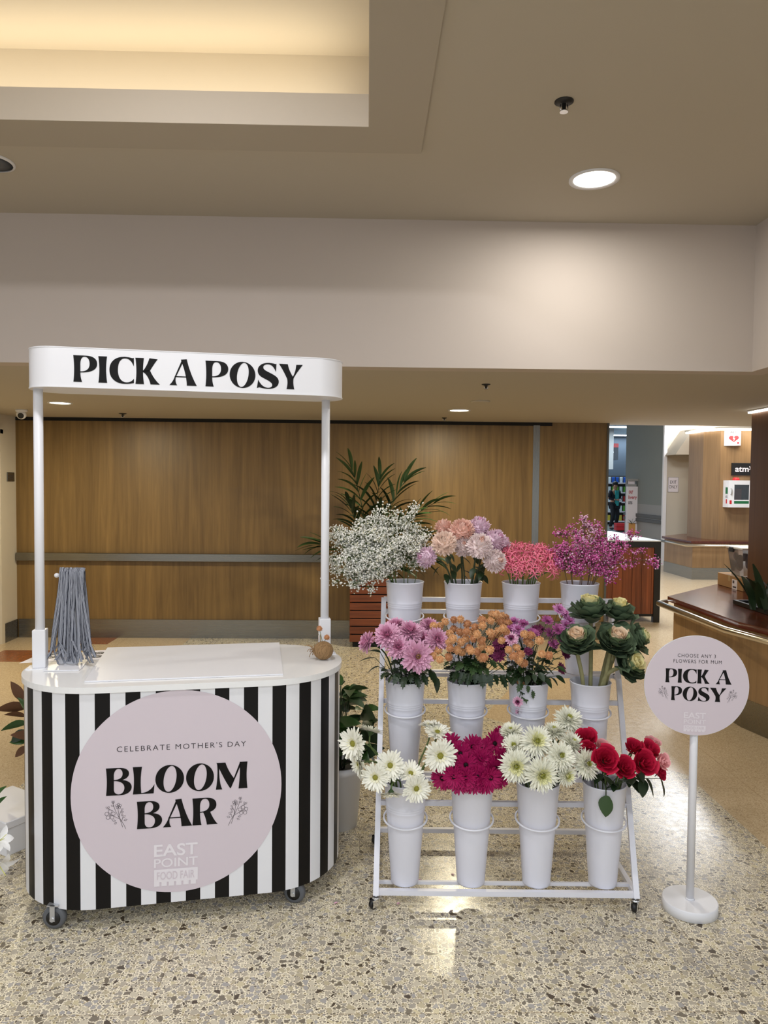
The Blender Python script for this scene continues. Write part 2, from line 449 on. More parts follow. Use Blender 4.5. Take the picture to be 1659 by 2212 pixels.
# lower ceiling slab behind the bulkhead and under the right bulkhead
c = MB().box(-9, XB + 0.12, YBH + 0.12, YB + 0.12, ZL, ZL + 0.08).box(XB + 0.12, 9, -1, YB + 0.12, ZL, ZL + 0.08)
struct(c.obj('ceiling', M_ceil), 'low beige ceiling in front of the timber wall', 'ceiling')
w = MB().box(-9, XB, YBH, YBH + 0.12, ZL, 3.4)
struct(w.obj('wall_upper', M_wall), 'cream bulkhead wall above the low ceiling edge', 'wall')
w = MB().box(XB, XB + 0.12, -1, YBH + 0.12, ZL, 3.4)
struct(w.obj('wall_upper_right', M_wall), 'cream bulkhead wall returning along the right', 'wall')
w = MB().box(-9, 9, YB + 0.12, YB + 0.2, ZL, 3.9)
struct(w.obj('wall_upper_rear', M_wall), 'upper wall above the opening behind the timber wall', 'wall')
# upper ceiling with rectangular recess
rx0, rx1, ry0, ry1 = -4.6, -0.004, 0.75, 3.065
c = MB().box(-9, rx0, -1, YBH, ZU, ZU + 0.1).box(rx1, XB, -1, YBH, ZU, ZU + 0.1).box(rx0, rx1, ry1, YBH, ZU, ZU + 0.1).box(rx0, rx1, -1, ry0, ZU, ZU + 0.1)
struct(c.obj('ceiling_upper', M_ceil), 'high beige ceiling around the lit recess', 'ceiling')
bx1, by1, b = 0.223, 3.30, 0.012
c = MB().box(rx1, bx1, ry0 - 0.23, by1, ZU - b, ZU).box(rx0 - 0.23, rx1, ry1, by1, ZU - b, ZU).box(rx0 - 0.23, rx0, ry0 - 0.23, ry1, ZU - b, ZU).box(rx0, rx1, ry0 - 0.23, ry0, ZU - b, ZU)
struct(c.obj('trim_1', M_ceil_border), 'shallow dropped border around the ceiling recess', 'trim')
# recess lip, cove ledge, upper walls and lid
g, zl, zt = 0.25, 3.178, 3.47
c = MB().box(rx0, rx1 - 0.003, ry1 - 0.003, ry1 + 0.02, ZU - b + 0.0005, zl).box(rx1 - 0.003, rx1 + 0.02, ry0, ry1 + 0.02, ZU - b + 0.0005, zl).box(rx0, rx1, ry0 - 0.02, ry0, ZU - b, zl).box(rx0 - 0.02, rx0, ry0, ry1, ZU - b, zl)
struct(c.obj('trim_2', M_lip), 'pale vertical lip of the ceiling recess', 'trim')
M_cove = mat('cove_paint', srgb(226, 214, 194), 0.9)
c = MB().box(rx0 - g, rx1 + g, ry1 + g, ry1 + g + 0.05, ZU + 0.1, zt).box(rx1 + g, rx1 + g + 0.05, ry0 - g, ry1 + g, ZU + 0.1, zt).box(rx0 - g, rx1 + g, ry0 - g - 0.05, ry0 - g, ZU + 0.1, zt).box(rx0 - g - 0.05, rx0 - g, ry0 - g, ry1 + g, ZU + 0.1, zt)
c.box(rx0 - g, rx1 + g, ry0 - g, ry1 + g, zt, zt + 0.05)
struct(c.obj('ceiling_recess', M_cove), 'warm lit raised ceiling inside the recess', 'ceiling')

# back wall of oak panels
w = MB().box(XL, 1.704, YB, YB + 0.12, 0, ZL).box(1.772, XR, YB, YB + 0.12, 0, ZL)
struct(w.obj('wall_back', M_wood), 'oak veneer panelled back wall', 'wall')
struct(MB().box(1.704, 1.772, YB - 0.004, YB + 0.1, 0.19, ZL - 0.03).obj('trim_3', M_steel_v), 'upright brushed steel strip between oak panels', 'trim')
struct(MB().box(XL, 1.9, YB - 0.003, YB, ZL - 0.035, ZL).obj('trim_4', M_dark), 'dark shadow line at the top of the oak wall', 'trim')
struct(MB().box(XR, XR + 0.02, YB - 0.01, YB + 0.13, 0, ZL).obj('trim_5', M_grey_dark), 'dark metal end cap of the oak wall', 'trim')
struct(MB().box(XL + 0.02, XR, YB - 0.012, YB, 0, 0.19).obj('baseboard_back', M_steel), 'brushed steel kick plate along the oak wall', 'baseboard')
r = MB().bbox(XL + 0.01, -0.43, YB - 0.05, YB - 0.012, 0.792, 0.874, 0.004)
for x in (-3.2, -2.3, -1.4, -0.6): r.box(x - 0.03, x + 0.03, YB - 0.014, YB, 0.81, 0.855)
struct(r.obj('trim_6', M_steel), 'brushed steel bumper rail across the oak wall', 'trim')
# left wall with a door
w = MB().box(XL - 0.12, XL, 7.32, YB + 0.12, 0, ZL).box(XL - 0.12, XL, 4.14, 6.35, 0, ZL).box(XL - 0.12, XL, 6.35, 7.32, 2.08, ZL)
struct(w.obj('wall_left', M_cream), 'cream side wall at the left', 'wall')
d = struct(MB().bbox(XL - 0.09, XL - 0.05, 6.38, 7.29, 0.01, 2.06, 0.003).obj('door_1', M_cream), 'pale door in the left wall', 'door')
MB().box(XL - 0.13, XL + 0.012, 7.28, 7.34, 0, 2.1).box(XL - 0.13, XL + 0.012, 6.33, 6.39, 0, 2.1).box(XL - 0.13, XL + 0.012, 6.33, 7.34, 2.06, 2.12).obj('door_frame', M_cream, d)
MB().tube([(XL - 0.05, 6.5, 1.0), (XL - 0.0, 6.5, 1.0), (XL - 0.0, 6.62, 1.0)], 0.01).obj('door_handle', M_steel, d)
struct(MB().box(XL, XL + 0.012, 7.345, YB - 0.012, 0, 0.19).obj('baseboard_left', M_steel), 'steel kick plate on the left wall', 'baseboard')

# far side: grey wall, cream wall and bulkheads beyond the opening
w = MB().box(6.03, 6.065, 14.97, 17.2, 1.215, 4.2)
struct(w.obj('wall_right', M_grey_wall), 'grey painted wall at the supermarket entrance', 'wall')
w = MB().box(6.03, 6.065, 14.97, 17.2, 0, 1.215)
struct(w.obj('wall_right_dado', M_grey_low), 'pale grey dado of the entrance wall', 'wall')
struct(MB().bbox(5.995, 6.03, 14.98, 17.2, 0.93, 1.0, 0.006).bbox(5.995, 6.03, 14.98, 17.2, 0.83, 0.90, 0.006).obj('trim_7', M_grey_dark), 'twin dark rubber bumper rails on the grey wall', 'trim')
struct(MB().box(6.0, 6.066, 14.90, 14.97, 0, 4.2).obj('trim_8', M_white), 'white corner jamb of the grey wall', 'trim')
struct(MB().box(6.066, 12, 14.99, 15.1, 0, 4.2).obj('wall_far', M_cream), 'cream wall behind the far counter', 'wall')
# slanted bulkhead beneath the stairs
pa = [P(1459, 982, 14.4), P(1497, 926, 14.4), P(1600, 926, 14.4), P(1600, 982, 14.4)]
b_ = MB(); n4 = [Vector(q) for q in pa]; bk = [Vector((q.x, 14.989, q.z)) for q in n4]
b_.add(n4 + bk, [(0, 1, 2, 3), (7, 6, 5, 4), (0, 4, 5, 1), (1, 5, 6, 2), (2, 6, 7, 3), (3, 7, 4, 0)])
struct(b_.obj('trim_9', M_ceil), 'slanted beige bulkhead on the cream far wall', 'trim')
struct(MB().box(-9, 14, YB + 0.2, 17.2, 3.9, 4.0).obj('ceiling_far', M_cream), 'high pale ceiling of the entrance hall', 'ceiling')
struct(MB().box(2, 16, 17.2, 36, 3.3, 3.4).box(2, 16, 17.2, 17.26, 3.3, 4.0).obj('ceiling_store', mat('store_ceiling_paint', srgb(190, 204, 212), 0.8)), 'pale supermarket ceiling', 'ceiling')
struct(MB().box(4, 16, 35.8, 36, 0, 3.3).obj('wall_store', mat('store_wall_paint', srgb(150, 170, 180), 0.8)), 'blue grey rear wall of the supermarket', 'wall')
struct(MB().box(13.9, 14, 7.8, 40, 0, 4).obj('wall_hall', M_cream), 'cream side wall of the hall far right', 'wall')
struct(MB().box(-3.7, 2.4, YB + 0.13, YB + 0.2, 0, ZL).obj('wall_back_rear', M_cream), 'plain rear side of the timber wall', 'wall')

# ------------------------------------------------------------------ ceiling fittings
def downlight(x, y, z, r, name, label, led):
    t = thing(name, label, 'ceiling light', (x, y, z), group='recessed ceiling downlights')
    MB().lathe([(r, 0), (r, -0.008), (r * 0.84, -0.006), (r * 0.80, 0.0)], 40, cap=False).obj('rim', M_white, t)
    MB().lathe([(r * 0.82, -0.003), (r * 0.82, -0.001)], 40).obj('diffuser', led, t)
    return t
downlight(UP_DL[0][0], UP_DL[0][1], ZU, 0.118, 'ceiling_downlight', 'bright round downlight in the high ceiling', M_led)
downlight(LOW_DL[0][0], LOW_DL[0][1], ZL, 0.098, 'ceiling_downlight', 'round downlight in the low ceiling above the flower rack', M_led_warm)
downlight(LOW_DL[1][0], LOW_DL[1][1], ZL, 0.098, 'ceiling_downlight', 'round downlight beside the left canopy pole', M_led_warm)

def sprinkler(p, s, label):
    t = thing('fire_sprinkler', label, 'sprinkler', p, group='ceiling fire sprinklers')
    MB().lathe([(0.036 * s, 0), (0.036 * s, -0.004), (0.012 * s, -0.010)], 20).obj('rosette', M_black, t)
    MB().lathe([(0.008 * s, -0.01), (0.008 * s, -0.034 * s), (0.016 * s, -0.037 * s), (0.016 * s, -0.041 * s)], 14).tube([(-0.012 * s, 0, -0.012 * s), (-0.016 * s, 0, -0.026 * s), (-0.004 * s, 0, -0.04 * s)], 0.0025 * s, 6).tube([(0.012 * s, 0, -0.012 * s), (0.016 * s, 0, -0.026 * s), (0.004 * s, 0, -0.04 * s)], 0.0025 * s, 6).obj('nozzle', M_chrome, t)
sprinkler((0.735, 2.855, ZU), 1.0, 'black and chrome sprinkler in the high ceiling')
sprinkler((0.759, 4.786, ZL), 0.8, 'small sprinkler in the low ceiling right of the canopy')
sprinkler((-2.33, 7.12, ZL), 1.0, 'small sprinkler by the oak wall left of the canopy pole')
sprinkler((0.74, 7.2, ZL), 0.7, 'small sprinkler by the oak wall below the round downlight')
tag(MB().lathe([(0.075, 0), (0.075, -0.006), (0.06, -0.012)], 28).obj('smoke_detector', M_ceil, None, (0.87, 5.75, ZL)), 'flat beige detector disc on the low ceiling', 'detector')
t = thing('ceiling_speaker', 'grey round speaker grille at the left edge of the high ceiling', 'speaker', (-1.74, 3.49, ZU))
MB().lathe([(0.105, 0), (0.105, -0.007), (0.095, -0.009)], 32, cap=False).obj('rim', M_white, t)
MB().lathe([(0.096, -0.004), (0.03, -0.010)], 32).obj('grille', M_rubber, t)
t = thing('security_camera', 'white dome camera on the ceiling in the left corner', 'camera', (-3.16, 6.86, ZL))
MB().lathe([(0.052, 0), (0.052, -0.016), (0.044, -0.024)], 24).obj('base', M_white, t)
hd = MB().ball((0, 0, 0), 0.043, 18, 12).obj('housing', M_white, t, (0, -0.004, -0.045))
MB().lathe([(0.026, 0), (0.026, 0.006), (0.020, 0.008)], 18, M=look((0.25, -0.9, -0.35)) @ Matrix.Translation((0, 0, 0.037))).obj('lens', M_black, hd)
MB().ball((0.0, -0.036, -0.026), 0.005, 8, 5).ball((0.024, -0.030, -0.022), 0.005, 8, 5).obj('sensor', M_black, hd)
t = thing('wall_plaque', 'small grey plaque on the left wall by the door frame', 'plaque', (XL, 7.50, 1.64))
MB().bbox(0.001, 0.008, -0.075, 0.075, -0.045, 0.045, 0.002).obj('plate', M_steel_v, t)
MB().box(0.008, 0.009, -0.05, 0.05, 0.012, 0.018).box(0.008, 0.009, -0.05, 0.05, -0.003, 0.003).box(0.008, 0.009, -0.05, 0.03, -0.02, -0.014).obj('lettering', M_ink_soft, t)

# ------------------------------------------------------------------ right-hand kiosk counter with column
def kiosk(poly, zt, skirt, label, name, rail_pts, rail_z):
    t = thing(name, label, 'counter', (poly[0][0], poly[0][1], 0))
    ox, oy = poly[0]
    cx = sum(q[0] for q in poly) / len(poly); cy = sum(q[1] for q in poly) / len(poly)
    def inset(d):
        n = len(poly); out = []
        for i in range(n):
            p0, p1, p2 = [Vector((poly[(i + k) % n][0], poly[(i + k) % n][1])) for k in (-1, 0, 1)]
            e1 = (p1 - p0).normalized(); e2 = (p2 - p1).normalized()
            n1 = Vector((-e1.y, e1.x)); n2 = Vector((-e2.y, e2.x))
            if (Vector((cx, cy)) - p1).dot(n1) < 0: n1 = -n1
            if (Vector((cx, cy)) - p1).dot(n2) < 0: n2 = -n2
            bis = (n1 + n2); bis = bis / max(0.3, bis.dot(n1))
            q = p1 + bis * d; out.append((q.x - ox, q.y - oy))
        return out
    MB().prism(inset(0), zt - 0.04, zt).obj('countertop', M_counter, t)
    MB().prism(inset(0.045), skirt, zt - 0.04).obj('body', M_wood_kiosk, t)
    MB().prism(inset(0.04), 0, skirt).obj('kick_plate', M_steel, t)
    rp = [Vector((x - ox, y - oy, rail_z)) for x, y in rail_pts]
    rl = MB().tube(rp, 0.023, 14).obj('hand_rail', M_rail, t)
    return t, rl, Vector((ox, oy, 0))
k1, rail, o1 = kiosk([(2.449, 5.943), (2.467, 4.827), (2.60, 4.30), (3.1, 3.6), (4.8, 3.6), (4.8, 6.74), (3.25, 6.74)], 0.71, 0.2,
                     'low timber kiosk counter with dark red top and steel hand rail', 'kiosk_counter',
                     [(2.46, 6.0), (2.372, 5.93), (2.38, 4.82), (2.515, 4.27), (3.02, 3.53)], 0.655)
for (x, y, ex, ey) in ((2.372, 5.5, 0.12, 0), (2.378, 4.95, 0.12, 0), (2.44, 4.5, 0.12, 0.03)):
    MB().tube([(x - o1.x, y - o1.y, 0.655), (x + ex * 0.5 - o1.x, y + ey - o1.y, 0.64), (x + ex - o1.x, y + ey - o1.y, 0.62)], 0.009, 8).obj('bracket', M_chrome, k1)
# oak column on the counter
cx0, cx1, cy0, cy1 = 3.235, 3.75, 5.62, 6.2
struct(MB().box(cx0, cx1, cy0, cy1, 0.71, ZL).obj('wall_column', wood('column_veneer', srgb(80, 50, 28), srgb(104, 70, 40), rough=0.45)), 'oak veneered column standing on the kiosk counter', 'column')
t = thing('column_light', 'glowing white light strip around the top of the oak column', 'light', (cx0, cy0, ZL))
MB().box(-0.03, cx1 - cx0 + 0.03, -0.03, cy1 - cy0 + 0.03, -0.012, -0.001).obj('frame', M_white, t)
MB().box(-0.022, cx1 - cx0 + 0.022, -0.022, cy1 - cy0 + 0.022, -0.026, -0.012).obj('light_strip', emit('led_column', (1.0, 0.96, 0.88), 5), t)
# planter trough and plant on the near counter
t = thing('planter_trough', 'black planter trough let into the kiosk counter', 'planter', (2.80, 4.95, 0.712))
tr = MB().box(0, 0.9, 0, 0.025, 0, 0.03).box(0, 0.9, 0.595, 0.62, 0, 0.03).box(0, 0.025, 0.025, 0.595, 0, 0.03).box(0.875, 0.9, 0.025, 0.595, 0, 0.03)
tr.obj('rim', M_black, t)
MB().box(0.025, 0.875, 0.025, 0.595, 0, 0.012).obj('soil', M_dark, t)

def blade(mb, base, d, L, W, droop, roll=0.0, n=7, mi=0, fold=0.25, tipw=0.05, shape=None):
    """a long leaf: base point, start direction, length, width, droop angle"""
    d = Vector(d).normalized(); p = Vector(base)
    side = d.cross(Vector((0, 0, 1)))
    side = side.normalized() if side.length > 1e-3 else Vector((1, 0, 0))
    side = Quaternion(d, roll) @ side
    vs = []
    for i in range(n + 1):
        t = i / n
        w = W * (shape(t) if shape else max(tipw, math.sin(PI * min(1, (t * 0.86 + 0.10))) ** 0.8))
        nr = side.cross(d).normalized()
        vs += [p - side * w / 2 + nr * fold * w * 0.5, p.copy(), p + side * w / 2 + nr * fold * w * 0.5]
        p = p + d * (L / n)
        ax = d.cross(Vector((0, 0, -1)))
        if ax.length > 1e-4: d = Quaternion(ax.normalized(), droop / n) @ d
        side = (side - d * side.dot(d)).normalized()
    fs = []
    for i in range(n): a = 3 * i; fs += [(a, a + 1, a + 4, a + 3), (a + 1, a + 2, a + 5, a + 4)]
    mb.add(vs, fs, mi, True)

t = thing('trough_plant', 'dark strappy leafed plant in the counter planter trough', 'plant', (2.98, 5.22, 0.724))
for k in range(16):
    a = rnd.uniform(0, 2 * PI); q = MB()
    blade(q, (rnd.uniform(-0.22, 0.25), rnd.uniform(-0.12, 0.12), 0), (math.cos(a) * 0.45, math.sin(a) * 0.45, 1), rnd.uniform(0.22, 0.42), 0.06, rnd.uniform(0.2, 0.9))
    q.obj('leaf', M_leaf_dark, t)
# carton and tub on the counter
t = thing('cardboard_box', 'brown cardboard box on the kiosk counter beside the column', 'box', (3.21, 6.22, 0.711))
MB().bbox(0, 0.34, 0, 0.46, 0, 0.112, 0.003).obj('carton', M_card, t)
MB().box(-0.001, 0, 0.10, 0.19, 0.0, 0.085).obj('paper_label', M_print_white, t)
MB().box(-0.0015, -0.001, 0.115, 0.175, 0.012, 0.026).obj('lettering', M_ink_soft, t)
MB().box(-0.0015, -0.001, 0.15, 0.178, 0.05, 0.075).obj('lettering', M_ink_soft, t)
MB().box(-0.0012, 0.345, 0.222, 0.262, 0.1115, 0.1128).box(-0.0012, 0, 0.222, 0.262, 0.06, 0.1125).obj('packing_tape', mat('clear_tape', srgb(186, 158, 118), 0.2), t)
t = thing('plastic_tub', 'clear plastic tub with pink contents on the cardboard box', 'tub', (3.30, 6.44, 0.825))
M_tub = mat('clear_plastic', (0.92, 0.92, 0.94), 0.12, trans=0.85)
tb = MB(); x0, x1, y0, y1, hh = -0.06, 0.20, -0.14, 0.13, 0.235
for za, zb, ga, gb in ((0, hh, 0.03, 0),):
    lo = [(x0 + ga, y0 + ga, za), (x1 - ga, y0 + ga, za), (x1 - ga, y1 - ga, za), (x0 + ga, y1 - ga, za)]
    hi = [(x0, y0, zb), (x1, y0, zb), (x1, y1, zb), (x0, y1, zb)]
    tb.add(lo + hi, [(3, 2, 1, 0), (0, 1, 5, 4), (1, 2, 6, 5), (2, 3, 7, 6), (3, 0, 4, 7)])
tb.obj('tub_body', M_tub, t)
MB().bbox(x0 - 0.012, x1 + 0.012, y0 - 0.012, y1 + 0.012, hh, hh + 0.018, 0.004).obj('lid', M_white, t)
MB().bbox(x0 - 0.018, x0 - 0.004, 0.0, 0.07, hh - 0.03, hh + 0.012, 0.003).obj('clip', M_black, t)
for (px_, py_, pz_, rr, mm) in ((0.04, -0.03, 0.13, 0.06, 'a'), (0.09, 0.05, 0.10, 0.055, 'b'), (0.02, 0.04, 0.17, 0.035, 'a')):
    tag(MB().lathe([(rr * 0.3, -0.02), (rr, -0.018), (rr, 0.018), (rr * 0.3, 0.02)], 20, M=Matrix.Rotation(PI / 2, 4, 'Y')).obj('ribbon_reel', mat('reel_' + mm, srgb(216, 176, 186) if mm == 'a' else srgb(150, 142, 140), 0.6), None, (3.30 + px_, 6.44 + py_, 0.825 + pz_)),
        'pale pink ribbon reel inside the clear tub' if mm == 'a' else 'grey ribbon reel inside the clear tub', 'reel', 'ribbon reels in the clear tub')

# ------------------------------------------------------------------ far kiosk
k2, _, o2 = kiosk([(5.57, 13.85), (5.58, 12.6), (8.2, 12.6), (8.2, 14.6), (6.3, 14.6)], 0.668, 0.2, 'far timber kiosk counter with dark top beneath the exit only notice', 'kiosk_counter',
                  [(5.45, 13.9), (5.46, 12.52), (8.2, 12.48)], 0.60)
pl = [(6.07, 13.3), (6.215, 12.95), (8.0, 12.95), (8.0, 13.9), (6.07, 13.9)]
struct(MB().prism(pl, 0.668, 2.60).obj('wall_pillar', M_wood_kiosk), 'oak pillar rising from the far counter', 'pillar')
t = thing('pillar_light', 'glowing light strip along the top of the far oak pillar', 'light', (6.07, 12.95, 2.60))
pr = [(x - 6.07, y - 12.95) for x, y in [(6.0, 13.3), (6.18, 12.88), (8.1, 12.88), (8.1, 13.9), (6.0, 13.9)]]
MB().prism(pr, 0.0, 0.035).obj('light_strip', emit('led_pillar', (1.0, 0.95, 0.86), 4.5), t)
pr = [(x - 6.07, y - 12.95) for x, y in [(5.98, 13.9), (6.16, 12.86), (8.12, 12.86), (8.12, 13.92)]]
MB().prism(pr, 0.036, 0.06).obj('frame', M_cream, t)
# ================================================================== LETTERING
def curve_mesh(cu):
    o = bpy.data.objects.new('tmp', cu); COL.objects.link(o)
    dg = bpy.context.evaluated_depsgraph_get(); dg.update()
    me = bpy.data.meshes.new_from_object(o.evaluated_get(dg))
    vs = [(v.co.x, v.co.y) for v in me.vertices]; fs = [tuple(p.vertices) for p in me.polygons]
    bpy.data.objects.remove(o); bpy.data.curves.remove(cu); bpy.data.meshes.remove(me)
    return vs, fs

def path_pts(d):
    tok = d.replace(',', ' ').split(); i = 0; pts = []; cur = None
    while i < len(tok):
        c = tok[i]; i += 1
        if c in 'ML':
            cur = (float(tok[i]), float(tok[i + 1])); i += 2; pts.append(cur)
        elif c == 'C':
            a = [float(q) for q in tok[i:i + 6]]; i += 6
            p0 = Vector(cur); p1, p2, p3 = Vector(a[0:2]), Vector(a[2:4]), Vector(a[4:6])
            pts += [tuple(q) for q in bez(p0, p1, p2, p3, 10)[1:]]; cur = tuple(a[4:6])
    return pts

def ell(cx, cy, rx, ry, sh=0.0):
    return [(cx + rx * math.cos(a) + sh * ry * math.sin(a), cy + ry * math.sin(a)) for a in [2 * PI * k / 40 for k in range(40)]]

# high contrast display capitals, drawn in units of the cap height
GL = {
 'P': [['M 0 1 C .04 .66 .04 .34 0 0 L .32 0 C .27 .14 .26 .25 .26 .36 C .72 .36 .88 .52 .88 .70 C .88 .92 .70 1 .45 1', 'M .26 .40 L .26 .70 C .27 .9 .34 .955 .42 .955 C .53 .955 .60 .86 .60 .70 C .60 .50 .48 .40 .26 .40']],
 'I': [['M 0 1 C .05 .66 .05 .34 0 0 L .33 0 C .28 .34 .28 .66 .33 1']],
 'C': [['M .92 .99 L .92 .66 C .84 .86 .74 .955 .60 .955 C .40 .955 .32 .76 .32 .5 C .32 .22 .44 .045 .64 .045 C .76 .045 .86 .1 .92 .2 L .92 .03 C .82 -.0 .70 -.015 .56 -.015 C .22 -.015 0 .2 0 .5 C 0 .8 .22 1.015 .56 1.015 C .68 1.015 .78 1 .86 .975']],
 'K': [['M 0 1 C .05 .66 .05 .34 0 0 L .33 0 C .28 .34 .28 .66 .33 1'], ['M .28 .46 L .52 .46 C .60 .58 .72 .80 .86 .97 L .54 1 C .50 .86 .40 .62 .28 .5'], ['M .27 .52 L .55 .56 C .66 .30 .82 .10 .95 0 L .58 0 C .54 .2 .42 .42 .27 .47']],
 'A': [['M 0 0 C .10 .10 .16 .20 .20 .32 L .47 .97 L .52 .90 L .25 .32 C .22 .2 .24 .08 .30 0'], ['M .44 1 L .66 1.02 C .74 .66 .88 .28 1.04 0 L .66 0 C .66 .25 .58 .62 .46 .92'], ['M .2 .315 L .70 .315 L .70 .355 L .2 .355']],
 'O': [[ell(.48, .5, .485, .515), ell(.49, .5, .215, .475, .12)]],
 'S': [['M .74 .99 L .72 .66 C .64 .86 .56 .955 .42 .955 C .30 .955 .24 .90 .24 .83 C .24 .73 .38 .68 .54 .60 C .74 .50 .83 .42 .83 .28 C .83 .10 .66 -.015 .42 -.015 C .30 -.015 .18 .01 .09 .04 L 0 0 L .05 .34 C .14 .14 .26 .03 .42 .03 C .52 .03 .58 .075 .58 .14 C .58 .24 .44 .31 .30 .38 C .10 .47 .03 .56 .03 .70 C .03 .88 .20 1.015 .44 1.015 C .55 1.015 .64 1.0 .70 .975']],
 'Y': [['M 0 1 L .34 .99 C .37 .80 .46 .62 .56 .46 C .54 .3 .55 .15 .59 0 L .29 0 C .33 .15 .34 .3 .31 .42 C .22 .62 .12 .82 0 1'], ['M .47 .40 C .62 .62 .64 .80 .66 .98 L .91 .99 C .80 .83 .64 .62 .55 .42']],
 'B': [['M 0 1 C .04 .66 .04 .34 0 0 L .44 0 C .78 -.01 .88 .16 .88 .28 C .88 .44 .74 .53 .56 .55 C .72 .60 .79 .68 .79 .78 C .79 .93 .64 1 .44 1', 'M .27 .565 L .27 .74 C .28 .9 .36 .965 .43 .965 C .52 .965 .57 .88 .57 .78 C .57 .64 .46 .565 .27 .565', 'M .27 .525 L .27 .2 C .28 .08 .36 .035 .44 .035 C .56 .035 .63 .15 .63 .27 C .63 .42 .49 .525 .27 .525']],
 'L': [['M 0 1 C .05 .66 .05 .34 0 0 L .72 0 L .75 .34 C .66 .16 .50 .04 .29 .035 C .26 .34 .26 .66 .32 1']],
 'M': [['M 0 0 C .05 .3 .08 .65 .04 1 L .12 .9 C .11 .5 .14 .2 .23 0'], ['M .02 1 L .34 1 C .42 .75 .53 .55 .66 .38 L .51 .03 C .33 .3 .18 .65 .02 1'], ['M .50 .03 L .535 .03 L .90 .90 L .86 .99'], ['M .85 1 L 1.13 1 C 1.09 .66 1.09 .34 1.13 0 L .81 0 C .85 .34 .87 .66 .85 1']],
 'R': [['M 0 1 C .04 .66 .04 .34 0 0 L .32 0 C .27 .2 .27 .35 .27 .45 L .38 .46 C .46 .30 .50 .12 .51 0 L .90 0 C .78 .12 .68 .33 .63 .47 C .78 .52 .85 .62 .85 .73 C .85 .92 .70 1 .48 1', 'M .27 .49 L .27 .72 C .28 .9 .36 .965 .44 .965 C .55 .965 .60 .86 .60 .74 C .60 .58 .48 .49 .27 .49']],
}
_gc = {}
def glyph(ch):
    if ch in _gc: return _gc[ch]
    V, F = [], []
    for shape in GL[ch]:
        cu = bpy.data.curves.new('g', 'CURVE'); cu.dimensions = '2D'; cu.fill_mode = 'BOTH'
        for pp in shape:
            pts = path_pts(pp) if isinstance(pp, str) else pp
            sp = cu.splines.new('POLY'); sp.points.add(len(pts) - 1)
            for q, xy in zip(sp.points, pts): q.co = (xy[0], xy[1], 0, 1)
            sp.use_cyclic_u = True
        v, f = curve_mesh(cu); b = len(V); V += v; F += [tuple(b + i for i in ff) for ff in f]
    xs = [q[0] for q in V]; x0, x1 = min(xs), max(xs)
    _gc[ch] = ([((x - x0) / (x1 - x0), y) for x, y in V], F)
    return _gc[ch]

def display_text(mb, spec, base, cap, fn, mi=0):
    """spec: (letter, x0, x1) ...; fn maps flat (x, y) to a point"""
    for ch, x0, x1 in spec:
        V, F = glyph(ch)
        mb.add([fn(x0 + x * (x1 - x0), base + y * cap) for x, y in V], F, mi)

def plain_text(mb, body, x0, x1, y0, y1, fn, mi=0, bold=0.0, spacing=1.0):
    cu = bpy.data.curves.new('t', 'FONT'); cu.body = body; cu.resolution_u = 4; cu.offset = bold; cu.space_character = spacing
    V, F = curve_mesh(cu)
    if not V: return
    xs = [q[0] for q in V]; ys = [q[1] for q in V]
    ax, bx, ay, by = min(xs), max(xs), min(ys), max(ys)
    mb.add([fn(x0 + (x - ax) / (bx - ax) * (x1 - x0), y0 + (y - ay) / max(1e-6, by - ay) * (y1 - y0)) for x, y in V], F, mi)

def line2d(mb, pts, w, fn, mi=0):
    """thin printed stroke"""
    n = len(pts); vs = []
    for i, p in enumerate(pts):
        a = Vector(pts[max(0, i - 1)]); b = Vector(pts[min(n - 1, i + 1)]); d = (b - a)
        d = d.normalized() if d.length > 1e-9 else Vector((1, 0)); nn = Vector((-d.y, d.x)) * w / 2
        vs += [fn(p[0] + nn.x, p[1] + nn.y), fn(p[0] - nn.x, p[1] - nn.y)]
    mb.add(vs, [(2 * i, 2 * i + 1, 2 * i + 3, 2 * i + 2) for i in range(n - 1)], mi)

